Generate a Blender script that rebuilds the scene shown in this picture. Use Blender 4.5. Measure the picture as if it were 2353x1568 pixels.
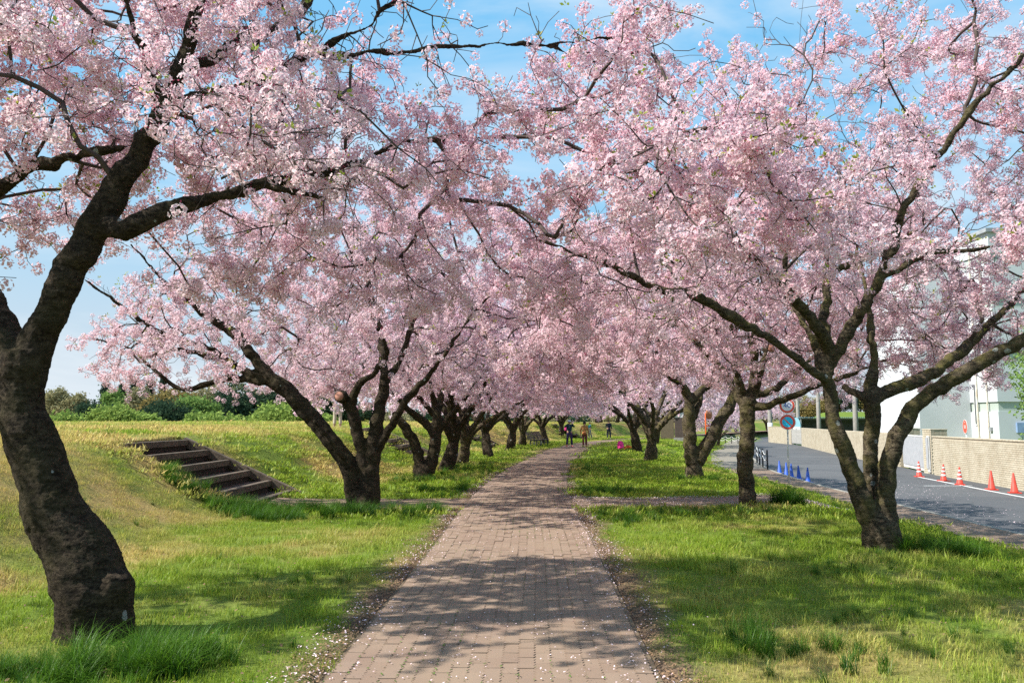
import bpy, bmesh, math, random
import numpy as np
from mathutils import Vector, Matrix
R = math.radians
PI = math.pi
rng = np.random.default_rng(7)
random.seed(7)
for o in list(bpy.data.objects):
    bpy.data.objects.remove(o)
SC = bpy.context.scene
COL = SC.collection

# ------------------------------------------------------------------ camera, sky, sun, exposure
FQ, CXQ, CYQ = 1830.0, 1176.0, 784.0          # focal length and centre in 2352-wide photo pixels
PITCH = math.atan(183 / FQ)
EYE = 1.6
cam = bpy.data.cameras.new('camera')
cam.lens = FQ / 2352 * 36
cam.sensor_width = 36
cam.clip_start = 0.05
cam.clip_end = 3000
camo = bpy.data.objects.new('camera', cam)
COL.objects.link(camo)
camo.location = (0, 0, EYE)
camo.rotation_euler = (PI / 2 + PITCH, 0, 0)
SC.camera = camo

SUN_EL, SUN_AZ = R(46), R(-103)                 # azimuth from +Y towards +X: the sun stands to the left
SKY_STRENGTH = 0.12
world = bpy.data.worlds.new('World')
SC.world = world
world.use_nodes = True
wn = world.node_tree
wn.nodes.clear()
w_out = wn.nodes.new('ShaderNodeOutputWorld')
w_bg = wn.nodes.new('ShaderNodeBackground')
w_bg.inputs['Strength'].default_value = SKY_STRENGTH
w_sky = wn.nodes.new('ShaderNodeTexSky')
w_sky.sky_type = 'NISHITA'
w_sky.sun_disc = False
w_sky.sun_elevation = SUN_EL
w_sky.sun_rotation = SUN_AZ
w_sky.air_density = 1.0
w_sky.dust_density = 0.15
w_sky.ozone_density = 2.2
w_tc = wn.nodes.new('ShaderNodeTexCoord')
w_map = wn.nodes.new('ShaderNodeMapping')
w_map.inputs['Scale'].default_value = (1.0, 1.6, 4.2)
w_n = wn.nodes.new('ShaderNodeTexNoise')
w_n.inputs['Scale'].default_value = 2.1
w_n.inputs['Detail'].default_value = 6
w_n.inputs['Roughness'].default_value = 0.56
w_n.inputs['Distortion'].default_value = 0.5
w_r = wn.nodes.new('ShaderNodeMapRange')
w_r.inputs['From Min'].default_value = 0.42
w_r.inputs['From Max'].default_value = 0.74
w_r.inputs['To Max'].default_value = 0.8
w_mix = wn.nodes.new('ShaderNodeMix')
w_mix.data_type = 'RGBA'
w_mix.inputs[7].default_value = (4.3, 4.6, 4.85, 1)
wn.links.new(w_tc.outputs['Generated'], w_map.inputs['Vector'])
wn.links.new(w_map.outputs['Vector'], w_n.inputs['Vector'])
wn.links.new(w_n.outputs['Fac'], w_r.inputs['Value'])
wn.links.new(w_r.outputs['Result'], w_mix.inputs[0])
w_sep = wn.nodes.new('ShaderNodeSeparateColor'); w_com = wn.nodes.new('ShaderNodeCombineColor')   # film-like curve on the sky colour
wn.links.new(w_sky.outputs['Color'], w_sep.inputs[0])
for i_, (g_, p_) in enumerate(((1.02, .49), (2.48, .19), (4.4, .02))):
    m1 = wn.nodes.new('ShaderNodeMath'); m1.operation = 'POWER'; m1.inputs[1].default_value = p_
    m2 = wn.nodes.new('ShaderNodeMath'); m2.operation = 'MULTIPLY'; m2.inputs[1].default_value = g_
    wn.links.new(w_sep.outputs[i_], m1.inputs[0]); wn.links.new(m1.outputs[0], m2.inputs[0]); wn.links.new(m2.outputs[0], w_com.inputs[i_])
w_sx = wn.nodes.new('ShaderNodeSeparateXYZ'); w_hz = wn.nodes.new('ShaderNodeMapRange'); w_hm = wn.nodes.new('ShaderNodeMix'); w_hm.data_type = 'RGBA'
w_hz.interpolation_type = 'SMOOTHSTEP'
for k_, v_ in (('From Min', -.02), ('From Max', .34), ('To Min', .9), ('To Max', 0.)): w_hz.inputs[k_].default_value = v_
w_hm.inputs[7].default_value = (3.15, 3.55, 3.9, 1)
wn.links.new(w_tc.outputs['Generated'], w_sx.inputs[0]); wn.links.new(w_sx.outputs['Z'], w_hz.inputs['Value']); wn.links.new(w_hz.outputs[0], w_hm.inputs[0])
wn.links.new(w_com.outputs[0], w_hm.inputs[6]); wn.links.new(w_hm.outputs[2], w_mix.inputs[6])
wn.links.new(w_mix.outputs[2], w_bg.inputs['Color'])
wn.links.new(w_bg.outputs['Background'], w_out.inputs['Surface'])

sl = bpy.data.lights.new('sun', 'SUN')
sl.energy = 5.0
sl.angle = R(0.55)
sl.color = (1.0, 0.955, 0.88)
so = bpy.data.objects.new('sun', sl)
COL.objects.link(so)
sdir = Vector((math.sin(SUN_AZ) * math.cos(SUN_EL), math.cos(SUN_AZ) * math.cos(SUN_EL), math.sin(SUN_EL)))
so.rotation_euler = sdir.to_track_quat('Z', 'Y').to_euler()
so.location = sdir * 60
SC.view_settings.view_transform = 'Standard'
SC.view_settings.look = 'None'
SC.view_settings.gamma = 1
SC.view_settings.exposure = 0.82
SC.view_settings.use_curve_mapping = False
SC.render.engine = 'CYCLES'
SC.cycles.max_bounces = 9
SC.cycles.diffuse_bounces = 6
SC.cycles.glossy_bounces = 2
SC.cycles.transmission_bounces = 7
SC.cycles.transparent_max_bounces = 4
SC.cycles.caustics_reflective = False
SC.cycles.caustics_refractive = False
SC.cycles.use_denoising = False
SC.cycles.use_adaptive_sampling = True
SC.cycles.adaptive_threshold = 0.008

# ------------------------------------------------------------------ helpers
def P(x, y, Y):
    """point at depth Y seen at 2352-wide photo pixel (x, y): a way of measuring the photograph"""
    u = (x - CXQ) / FQ; v = -(y - CYQ) / FQ
    d = np.array((u, math.cos(PITCH) - v * math.sin(PITCH), math.sin(PITCH) + v * math.cos(PITCH)))
    return d * (Y / d[1]) + np.array((0, 0, EYE))

def ss(t):
    t = np.clip(t, 0, 1)
    return t * t * (3 - 2 * t)

def vnoise(x, y, seed=0):
    x = np.asarray(x, float); y = np.asarray(y, float)
    xi = np.floor(x).astype(np.int64); yi = np.floor(y).astype(np.int64)
    xf = x - xi; yf = y - yi
    def h(a, b):
        n = (a * 374761393 + b * 668265263 + seed * 974634777) & 0xffffffff
        n = ((n ^ (n >> 13)) * 1274126177) & 0xffffffff
        return ((n ^ (n >> 16)) & 0xffff) / 65535.0
    u = xf * xf * (3 - 2 * xf); v = yf * yf * (3 - 2 * yf)
    return (h(xi, yi) * (1 - u) + h(xi + 1, yi) * u) * (1 - v) + (h(xi, yi + 1) * (1 - u) + h(xi + 1, yi + 1) * u) * v

def fbm(x, y, seed=0, o=4):
    s = 0; a = 0.5; t = 0
    for k in range(o):
        s = s + a * vnoise(np.asarray(x) * 2 ** k, np.asarray(y) * 2 ** k, seed + k * 17); t += a; a *= 0.5
    return s / t

def tag(o, label=None, cat=None, group=None, kind=None):
    if label: o['label'] = label
    if cat: o['category'] = cat
    if group: o['group'] = group
    if kind: o['kind'] = kind
    return o

def thing(name, label, cat, loc=(0, 0, 0), rotz=0.0, group=None):
    o = bpy.data.objects.new(name, None)
    o.empty_display_size = 0.2
    COL.objects.link(o)
    o.location = loc; o.rotation_euler = (0, 0, rotz)
    return tag(o, label, cat, group)

def link_mesh(name, me, parent=None, kind=None, loc=None, rot=None):
    o = bpy.data.objects.new(name, me)
    COL.objects.link(o)
    if parent is not None: o.parent = parent
    if kind: o['kind'] = kind
    if loc is not None: o.location = loc
    if rot is not None: o.rotation_euler = rot
    return o

class MB:
    """collects shapes into one mesh"""
    def __init__(s): s.v = []; s.f = []; s.m = []; s.n = 0
    def add(s, vs, fs, mi=0):
        for f in fs: s.f.append(tuple(i + s.n for i in f)); s.m.append(mi)
        s.v.extend([tuple(map(float, p)) for p in vs]); s.n += len(vs)
    def box(s, c, d, rz=0.0, mi=0, rx=0.0, ry=0.0):
        M = Matrix.Rotation(rz, 3, 'Z') @ Matrix.Rotation(ry, 3, 'Y') @ Matrix.Rotation(rx, 3, 'X')
        vs = []
        for z in (-.5, .5):
            for x, y in ((-.5, -.5), (.5, -.5), (.5, .5), (-.5, .5)):
                vs.append(Vector(c) + M @ Vector((x * d[0], y * d[1], z * d[2])))
        s.add(vs, [(3, 2, 1, 0), (4, 5, 6, 7), (0, 1, 5, 4), (1, 2, 6, 5), (2, 3, 7, 6), (3, 0, 4, 7)], mi)
    def tube(s, pts, rad, n=8, mi=0, cap=True):
        pts = np.asarray(pts, float); k = len(pts)
        rad = np.full(k, rad) if np.isscalar(rad) else np.asarray(rad, float)
        vs, fs = tube_arrays(pts, rad, n, cap)
        s.add(vs, fs, mi)
    def lathe(s, prof, n=16, mi=0, origin=(0, 0, 0)):
        vs = []; fs = []
        for r, z in prof:
            for i in range(n):
                a = 2 * PI * i / n
                vs.append((origin[0] + r * math.cos(a), origin[1] + r * math.sin(a), origin[2] + z))
        for j in range(len(prof) - 1):
            for i in range(n):
                fs.append((j * n + i, j * n + (i + 1) % n, (j + 1) * n + (i + 1) % n, (j + 1) * n + i))
        fs.append(tuple(range(n - 1, -1, -1))); fs.append(tuple(range((len(prof) - 1) * n, len(prof) * n)))
        s.add(vs, fs, mi)
    def mesh(s, name, mats, smooth=False):
        me = bpy.data.meshes.new(name)
        me.from_pydata(s.v, [], s.f)
        for m in (mats if isinstance(mats, (list, tuple)) else [mats]): me.materials.append(m)
        me.polygons.foreach_set('material_index', s.m)
        if smooth: me.polygons.foreach_set('use_smooth', [True] * len(me.polygons))
        me.update()
        return me
    def build(s, name, mats, parent=None, smooth=False, kind=None, loc=None, bevel=0.0):
        o = link_mesh(name, s.mesh(name, mats, smooth), parent, kind, loc)
        if bevel:
            b = o.modifiers.new('bevel', 'BEVEL'); b.width = bevel; b.segments = 2; b.limit_method = 'ANGLE'
        return o

def tube_arrays(pts, rad, n=8, cap=True):
    k = len(pts)
    T = np.gradient(pts, axis=0)
    T /= np.linalg.norm(T, axis=1)[:, None] + 1e-9
    N = np.cross(T[0], (0.31, 0.17, 0.93)); 
    if np.linalg.norm(N) < 0.1: N = np.cross(T[0], (1, 0, 0))
    N /= np.linalg.norm(N)
    ang = np.arange(n) * 2 * PI / n
    ca, sa = np.cos(ang)[:, None], np.sin(ang)[:, None]
    V = np.zeros((k, n, 3))
    for i in range(k):
        N = N - T[i] * N.dot(T[i]); N /= np.linalg.norm(N) + 1e-9
        B = np.cross(T[i], N)
        V[i] = pts[i] + rad[i] * (ca * N + sa * B)
    fs = []
    for j in range(k - 1):
        a = j * n; b = a + n
        for i in range(n):
            i2 = (i + 1) % n
            fs.append((a + i, a + i2, b + i2, b + i))
    if cap:
        fs.append(tuple(range(n - 1, -1, -1))); fs.append(tuple(range((k - 1) * n, k * n)))
    return V.reshape(-1, 3), fs

def mesh_np(name, V, F, mats, smooth=False):
    """fast mesh from arrays; F is (m, k) with k = 3 or 4"""
    me = bpy.data.meshes.new(name)
    V = np.asarray(V, np.float32); F = np.asarray(F, np.int32)
    me.vertices.add(len(V)); me.vertices.foreach_set('co', V.ravel())
    k = F.shape[1]
    me.loops.add(F.size); me.loops.foreach_set('vertex_index', F.ravel())
    me.polygons.add(len(F))
    me.polygons.foreach_set('loop_start', np.arange(0, F.size, k, dtype=np.int32))
    me.polygons.foreach_set('loop_total', np.full(len(F), k, np.int32))
    if smooth: me.polygons.foreach_set('use_smooth', np.ones(len(F), bool))
    for m in (mats if isinstance(mats, (list, tuple)) else [mats]): me.materials.append(m)
    me.update(calc_edges=True)
    me.validate()
    return me

# ------------------------------------------------------------------ materials
class NT:
    def __init__(s, name):
        s.mat = bpy.data.materials.new(name); s.mat.use_nodes = True
        s.t = s.mat.node_tree; s.t.nodes.clear()
        s.out = s.n('ShaderNodeOutputMaterial')
    def n(s, typ, **kw):
        nd = s.t.nodes.new(typ)
        for k, v in kw.items():
            if k in nd.inputs: nd.inputs[k].default_value = v
            else: setattr(nd, k, v)
        return nd
    def l(s, a, b): s.t.links.new(a, b)
    def noise(s, vec, scale, detail=4, rough=0.55, dist=0.0):
        nd = s.n('ShaderNodeTexNoise'); nd.inputs['Scale'].default_value = scale
        nd.inputs['Detail'].default_value = detail; nd.inputs['Roughness'].default_value = rough
        nd.inputs['Distortion'].default_value = dist
        if vec is not None: s.l(vec, nd.inputs['Vector'])
        return nd.outputs['Fac']
    def rng(s, v, a, b, c=0.0, d=1.0):
        nd = s.n('ShaderNodeMapRange'); s.l(v, nd.inputs['Value'])
        for k, x in (('From Min', a), ('From Max', b), ('To Min', c), ('To Max', d)): nd.inputs[k].default_value = x
        return nd.outputs['Result']
    def mix(s, f, a, b, blend='MIX'):
        nd = s.n('ShaderNodeMix', data_type='RGBA', blend_type=blend)
        if isinstance(f, (int, float)): nd.inputs[0].default_value = f
        else: s.l(f, nd.inputs[0])
        for i, x in ((6, a), (7, b)):
            if isinstance(x, tuple): nd.inputs[i].default_value = (*x[:3], 1)
            else: s.l(x, nd.inputs[i])
        return nd.outputs[2]
    def math(s, op, a, b=0.0):
        nd = s.n('ShaderNodeMath', operation=op)
        for i, x in ((0, a), (1, b)):
            if isinstance(x, (int, float)): nd.inputs[i].default_value = x
            else: s.l(x, nd.inputs[i])
        return nd.outputs[0]
    def mapped(s, vec, scale):
        nd = s.n('ShaderNodeMapping'); nd.inputs['Scale'].default_value = scale; s.l(vec, nd.inputs['Vector'])
        return nd.outputs['Vector']
    def bsdf(s, col, rough=0.8, bump=None, bump_s=0.3, bump_d=0.01, spec=0.3, metal=0.0):
        b = s.n('ShaderNodeBsdfPrincipled')
        if isinstance(col, tuple): b.inputs['Base Color'].default_value = (*col[:3], 1)
        else: s.l(col, b.inputs['Base Color'])
        if isinstance(rough, (int, float)): b.inputs['Roughness'].default_value = rough
        else: s.l(rough, b.inputs['Roughness'])
        b.inputs['Specular IOR Level'].default_value = spec
        b.inputs['Metallic'].default_value = metal
        if bump is not None:
            bp = s.n('ShaderNodeBump'); bp.inputs['Strength'].default_value = bump_s; bp.inputs['Distance'].default_value = bump_d
            s.l(bump, bp.inputs['Height']); s.l(bp.outputs['Normal'], b.inputs['Normal'])
        s.l(b.outputs[0], s.out.inputs['Surface'])
        return b

def m_simple(name, c1, c2=None, scale=6.0, rough=0.7, bump_s=0.15, spec=0.3, metal=0.0, world_pos=False, rand=0.0):
    t = NT(name)
    if world_pos: vec = t.n('ShaderNodeNewGeometry').outputs['Position']
    else: vec = t.n('ShaderNodeTexCoord').outputs['Object']
    if c2 is None: c2 = tuple(x * 0.72 for x in c1)
    f = t.noise(vec, scale, 5)
    col = t.mix(t.rng(f, 0.35, 0.68), c1, c2)
    if rand:
        oi = t.n('ShaderNodeObjectInfo').outputs['Random']
        hs = t.n('ShaderNodeHueSaturation'); t.l(col, hs.inputs['Color']); t.l(t.rng(oi, 0, 1, 1 - rand, 1 + rand), hs.inputs['Value'])
        col = hs.outputs[0]
    t.bsdf(col, rough, t.noise(vec, scale * 6, 3), bump_s, 0.01, spec, metal)
    return t.mat

def m_bark(name, dark, light, moss, moss_amt, lichen_amt, ring=15.0):
    t = NT(name)
    vec = t.n('ShaderNodeTexCoord').outputs['Object']
    geo = t.n('ShaderNodeNewGeometry')
    big = t.noise(vec, 5.0, 5, 0.6)
    fine = t.noise(vec, 42.0, 8, 0.72, 0.6)
    ringn = t.noise(t.mapped(vec, (5, 5, ring)), 2.2, 4, 0.6, 0.6)
    f = t.math('ADD', t.math('MULTIPLY', fine, 0.55), t.math('MULTIPLY', ringn, 0.45))
    col = t.mix(t.rng(f, 0.43, 0.60), dark, light)
    col = t.mix(t.rng(big, 0.5, 0.7, 0, 0.5), col, tuple(x * 0.55 for x in dark))
    sep = t.n('ShaderNodeSeparateXYZ'); t.l(geo.outputs['Normal'], sep.inputs[0])
    mm = t.noise(vec, 3.1, 5, 0.65)
    mf = t.math('MULTIPLY', t.rng(mm, 0.47, 0.62), t.rng(sep.outputs['Z'], -0.7, 0.7, 0.35, 1.0))
    col = t.mix(t.math('MULTIPLY', mf, moss_amt), col, t.mix(t.rng(fine, 0.35, 0.65), moss, tuple(x * 0.45 for x in moss)))
    vo = t.n('ShaderNodeTexVoronoi'); vo.inputs['Scale'].default_value = 7.5; t.l(vec, vo.inputs['Vector'])
    sc = t.n('ShaderNodeSeparateColor'); t.l(vo.outputs['Color'], sc.inputs[0])
    edge = t.math('ADD', vo.outputs['Distance'], t.math('MULTIPLY', t.math('SUBTRACT', fine, 0.5), 0.35))
    rad = t.math('MULTIPLY', t.rng(sc.outputs[0], 1 - lichen_amt, 1.0, 0.0, 0.30), 1.0)
    lm = t.math('LESS_THAN', edge, rad)
    lf = t.math('MULTIPLY', lm, t.rng(fine, 0.3, 0.6, 0.45, 0.9))
    col = t.mix(lf, col, (0.36, 0.38, 0.35))
    h = t.math('ADD', t.math('MULTIPLY', fine, 1.0), t.math('MULTIPLY', ringn, 0.35))
    t.bsdf(col, 0.92, h, 1.0, 0.035, 0.15)
    return t.mat

BARK1 = m_bark('bark_dark', (0.016, 0.011, 0.007), (0.085, 0.064, 0.042), (0.085, 0.080, 0.025), 0.35, 0.16)
BARK2 = m_bark('bark_mossy', (0.026, 0.020, 0.013), (0.165, 0.132, 0.085), (0.165, 0.150, 0.045), 0.8, 0.15)
TWIG = m_simple('twig_bark', (0.045, 0.030, 0.024), (0.085, 0.066, 0.056), 9, 0.8)

def m_leaf(name, c1, c2, trans=0.4, col_attr=True, gloss=0.0):
    """thin petals, leaves and blades: diffuse plus translucent, tinted per instance"""
    t = NT(name)
    at = t.n('ShaderNodeAttribute', attribute_type='INSTANCER', attribute_name='tint')
    col = t.mix(at.outputs['Fac'], c1, c2)
    if col_attr:
        ca = t.n('ShaderNodeAttribute', attribute_type='GEOMETRY', attribute_name='col')
        col = t.mix(1.0, col, ca.outputs['Color'], 'MULTIPLY')
    d = t.n('ShaderNodeBsdfDiffuse'); t.l(col, d.inputs['Color'])
    tr = t.n('ShaderNodeBsdfTranslucent'); t.l(col, tr.inputs['Color'])
    mx = t.n('ShaderNodeMixShader'); mx.inputs[0].default_value = trans
    t.l(d.outputs[0], mx.inputs[1]); t.l(tr.outputs[0], mx.inputs[2])
    res = mx.outputs[0]
    if gloss:
        g = t.n('ShaderNodeBsdfGlossy'); g.inputs['Roughness'].default_value = 0.45; g.inputs['Color'].default_value = (0.9, 0.95, 0.9, 1)
        m2 = t.n('ShaderNodeMixShader'); m2.inputs[0].default_value = gloss
        t.l(res, m2.inputs[1]); t.l(g.outputs[0], m2.inputs[2]); res = m2.outputs[0]
    t.l(res, t.out.inputs['Surface'])
    return t.mat

PETAL = m_leaf('blossom_petal', (0.94, 0.885, 0.90), (0.93, 0.765, 0.815), 0.46)
YOUNG = m_leaf('young_leaf', (0.34, 0.44, 0.05), (0.33, 0.32, 0.07), 0.45, False, 0.03)
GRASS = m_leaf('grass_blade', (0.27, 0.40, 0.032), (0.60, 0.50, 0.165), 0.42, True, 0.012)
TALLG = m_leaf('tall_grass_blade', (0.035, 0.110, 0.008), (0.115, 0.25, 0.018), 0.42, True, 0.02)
FARLEAF = {}
for nm, a, b in (('willow', (0.20, 0.29, 0.065), (0.28, 0.36, 0.095)), ('evergreen', (0.030, 0.060, 0.040), (0.055, 0.090, 0.045)),
                 ('conifer', (0.040, 0.070, 0.050), (0.060, 0.090, 0.055)), ('budding', (0.25, 0.24, 0.13), (0.34, 0.30, 0.16)),
                 ('russet', (0.29, 0.20, 0.07), (0.22, 0.20, 0.08)), ('fresh', (0.16, 0.27, 0.07), (0.22, 0.31, 0.09))):
    FARLEAF[nm] = m_leaf(nm + '_foliage', a, b, 0.3, False)

# ------------------------------------------------------------------ the lie of the land
_cy = np.array([-20, 4.9, 10.7, 14.4, 17.4, 20.5, 23.8, 28.4, 35.3, 43, 50.5, 61, 68, 80, 100, 130, 200, 400.])
_cx = np.array([-.25, -.15, .05, .09, .17, .36, .58, .98, 1.8, 2.75, 3.85, 6.3, 8.7, 14, 24, 40, 78, 188.])
_ry = np.array([-20, 17, 31, 40, 60, 85, 120, 200, 400.])
_rx = np.array([10.3, 10.9, 11.65, 12.8, 17.6, 25.2, 37, 66, 140.])
_wy = np.array([-20, 25, 28.8, 38.1, 44.2, 59.4, 83, 87, 97, 120, 200, 400.])
_wx = np.array([14.5, 18.0, 18.5, 19.9, 21.3, 24.2, 29.8, 30.5, 31.4, 42, 71, 145.])
_yy = np.linspace(-20, 400, 2101)
def _sm(y, x, k):
    a = np.interp(_yy, y, x); w = np.hanning(k); w /= w.sum()
    return np.convolve(np.pad(a, k, mode='reflect', reflect_type='odd'), w, 'same')[k:-k]
_cs, _rs = _sm(_cy, _cx, 41), _sm(_ry, _rx, 61)
def c_of(Y): return np.interp(Y, _yy, _cs)
def rl_of(Y): return np.interp(Y, _yy, _rs)
def wl_of(Y): return np.interp(Y, _wy, _wx)
def side_w(Y): return 1.45 + 1.3 * ss((np.asarray(Y) - 30) / 14)

STX0, STX1, STY0, STY1 = -7.45, -4.75, 15.0, 18.05       # stair footprint

def terrain(X, Y, recess=True):
    X = np.asarray(X, float); Y = np.asarray(Y, float)
    s = X - c_of(Y)
    zl = 1.25 * ss((-s - 4.6) / 3.3) + 0.17 * ss((-s - 7.5) / 3.0) - 3.6 * ss((-s - 48) / 16)
    rl = rl_of(Y); sw = side_w(Y)
    inner = rl - sw
    zr = -0.80 * ss((X - (inner - 4.3)) / 4.3)
    zr = np.where(X > rl - 0.02, -0.97, zr)
    zr = np.where(X > wl_of(Y) + 0.3, -0.9, zr)
    zr = zr + 4.6 * ss((Y - 150) / 30) * ss((X - 45 + (Y - 150) * 0.0) / 30)
    z = np.where(s < 0, zl, zr)
    bump = (fbm(X * 0.55, Y * 0.55, 3, 3) - 0.5) * 0.10 + (fbm(X * 2.1, Y * 2.1, 9, 2) - 0.5) * 0.03
    soft = ss((np.abs(s) - 1.1) / 1.2) * np.where(X > inner - 0.5, 0, 1)
    z = z + bump * soft
    if recess:
        k = 1 - ss((np.abs(s) - 1.02) / 0.12)
        z = z * (1 - k) + k * (-0.07)
        k2 = ss((X - inner) / 0.1) * np.where(X < rl, 1, 0) * np.where(Y < 170, 1, 0)
        z = z - 0.06 * k2
        st = (X > STX0) & (X < STX1) & (Y > STY0) & (Y < STY1)
        z = np.where(st, np.minimum(z, (-(X) - 4.9) * 0.47 - 0.36), z)
        k3 = cross_mask(X, Y)
        z = z - 0.05 * k3
    return z

# the cross path, as centre line + half width, draped on the ground
_xpx = np.array([-6.2, -4.6, -2.5, 0.1, 2.5, 4.6, 6.2, 7.8, 9.0, 9.9, 10.4])
_xpy = np.array([15.9, 15.9, 15.9, 15.95, 16.0, 16.3, 17.0, 18.6, 20.6, 22.8, 25.0])
_xph = np.array([0.0, .85, .95, 1.0, 0.95, .95, 1.0, 1.1, 1.1, 1.0, .9])
def cross_mask(X, Y):
    yc = np.interp(X, _xpx, _xpy); h = np.interp(X, _xpx, _xph)
    inside = (X > -4.7) & (X < 10.0) & (np.abs(Y - yc) < h * 0.97)
    return inside.astype(float)

def T(x, y, z0=0.0):
    """where the line of sight through photo pixel (x, y) meets the ground"""
    Y = np.concatenate([np.arange(3, 30, .02), np.arange(30, 130, .1)])
    u = P(x, y, 1.0) - np.array((0, 0, EYE))
    X = u[0] * Y; Z = EYE + u[2] * Y
    g = terrain(X, Y, False)
    i = np.argmax(Z < g + z0)
    return np.array((X[i], Y[i], g[i]))

def dry_of(X, Y):
    X = np.asarray(X, float); Y = np.asarray(Y, float)
    s = X - c_of(Y)
    d = fbm(X * 0.45 + 3, Y * 0.45, 21, 4)
    d2 = fbm(X * 1.7, Y * 1.7, 5, 3)
    base = 0.30 + 0.38 * ss((-s - 3.0) / 2.0) * (1 - 0.5 * ss((Y - 13) / 8)) + 0.10 * ss((-s - 6.5) / 2)
    base = base - 0.20 * (s > 0) - 0.22 * np.exp(-((s + 2.6) / 1.2) ** 2) * ss((Y - 11) / 4)
    return np.clip(base + (d - 0.5) * 1.5 + (d2 - 0.5) * 0.7, 0, 1)

# ------------------------------------------------------------------ ground sheets
def m_ground():
    t = NT('turf_soil')
    pos = t.n('ShaderNodeNewGeometry').outputs['Position']
    dry = t.n('ShaderNodeAttribute', attribute_type='GEOMETRY', attribute_name='dry').outputs['Fac']
    f = t.noise(pos, 22, 6, 0.7); g = t.noise(pos, 1.2, 5, 0.6)
    green = t.mix(t.rng(f, 0.3, 0.7), (0.075, 0.115, 0.018), (0.17, 0.235, 0.038))
    tan = t.mix(t.rng(f, 0.3, 0.7), (0.23, 0.165, 0.060), (0.38, 0.29, 0.115))
    k = t.math('ADD', dry, t.math('MULTIPLY', t.math('SUBTRACT', g, 0.5), 0.7))
    col = t.mix(t.rng(k, 0.25, 0.8), green, tan)
    dirt = t.n('ShaderNodeAttribute', attribute_type='GEOMETRY', attribute_name='dirt').outputs['Fac']
    soil = t.mix(t.rng(f, 0.3, 0.7), (0.085, 0.055, 0.038), (0.19, 0.135, 0.095))
    col = t.mix(dirt, col, soil)
    t.bsdf(col, 0.95, f, 0.8, 0.03, 0.1)
    return t.mat

def axis(parts):
    out = []
    for a, b, st in parts: out.append(np.arange(a, b - 1e-6, st))
    return np.concatenate(out)
gx = axis([(-420, -120, 20), (-120, -40, 4), (-40, -12, 0.8), (-12, -8, .22), (-8, 13, .12), (13, 30, .7), (30, 80, 3), (80, 400, 18)])
gy = axis([(-12, 2, 0.8), (2, 24, .12), (24, 50, .35), (50, 110, 1.2), (110, 260, 5), (260, 900, 40)])
GX, GY = np.meshgrid(gx, gy)
GZ = terrain(GX, GY)
V = np.stack([GX, GY, GZ], -1).reshape(-1, 3)
nx, ny = len(gx), len(gy)
idx = np.arange(nx * ny).reshape(ny, nx)
Fq = np.stack([idx[:-1, :-1], idx[:-1, 1:], idx[1:, 1:], idx[1:, :-1]], -1).reshape(-1, 4)
me = mesh_np('ground', V, Fq, m_ground(), True)
sG = GX - c_of(GY)
dirtG = np.clip(1 - (np.abs(sG) - 1.12) / 0.35 + (fbm(GX * 3, GY * 3, 31, 3) - 0.5) * 1.6, 0, 1) * (np.abs(sG) < 1.7)
dirtG = np.maximum(dirtG, ((GX > STX0) & (GX < STX1) & (GY > STY0) & (GY < STY1)).astype(float))
for an, arr in (('dry', dry_of(GX, GY)), ('dirt', dirtG)):
    a = me.attributes.new(an, 'FLOAT', 'POINT'); a.data.foreach_set('value', arr.ravel().astype(np.float32))
tag(link_mesh('ground', me), 'grass covered ground rising to a bank on one side and sloping to the road on the other', kind='structure')

def strip(name, Ys, xl, xr, zf, mat, nacross=6, kind='structure', label=None, parent=None):
    Vv = []
    for Y, a, b in zip(Ys, xl, xr):
        for k in range(nacross + 1):
            X = a + (b - a) * k / nacross
            Vv.append((X, Y, zf(X, Y)))
    n1 = nacross + 1
    Ff = [(j * n1 + k, j * n1 + k + 1, (j + 1) * n1 + k + 1, (j + 1) * n1 + k) for j in range(len(Ys) - 1) for k in range(nacross)]
    o = link_mesh(name, mesh_np(name, Vv, Ff, mat, True), parent)
    if kind: o['kind'] = kind
    if label: o['label'] = label
    return o

def m_paving(name, a, b, bump=0.2, joint=None):
    t = NT(name)
    pos = t.n('ShaderNodeNewGeometry').outputs['Position']
    f = t.noise(pos, 3.0, 5, 0.6); g = t.noise(pos, 90, 4, 0.7)
    col = t.mix(t.rng(f, 0.3, 0.7), a, b)
    col = t.mix(t.rng(g, 0.35, 0.7, 0, 0.55), col, tuple(x * 0.55 for x in a))
    if joint:
        br = t.n('ShaderNodeTexBrick'); t.l(t.mapped(pos, joint), br.inputs['Vector'])
        br.inputs['Color1'].default_value = (1, 1, 1, 1); br.inputs['Color2'].default_value = (.82, .82, .82, 1); br.inputs['Mortar'].default_value = (.35, .33, .3, 1)
        br.inputs['Scale'].default_value = 1.0; br.inputs['Mortar Size'].default_value = 0.03; br.inputs['Brick Width'].default_value = 1; br.inputs['Row Height'].default_value = 0.5
        col = t.mix(1.0, col, br.outputs['Color'], 'MULTIPLY')
    t.bsdf(col, 0.9, g, bump, 0.01, 0.2)
    return t.mat

PATHBASE = m_paving('joint_sand', (0.15, 0.11, 0.075), (0.22, 0.17, 0.11))
Ys = axis([(-6, 30, .3), (30, 150, 1.0)])
path = strip('path', Ys, c_of(Ys) - 1.07, c_of(Ys) + 1.07, lambda X, Y: -0.014, PATHBASE, 4,
             label='brick paved footpath running between two rows of blossoming cherry trees')

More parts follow.
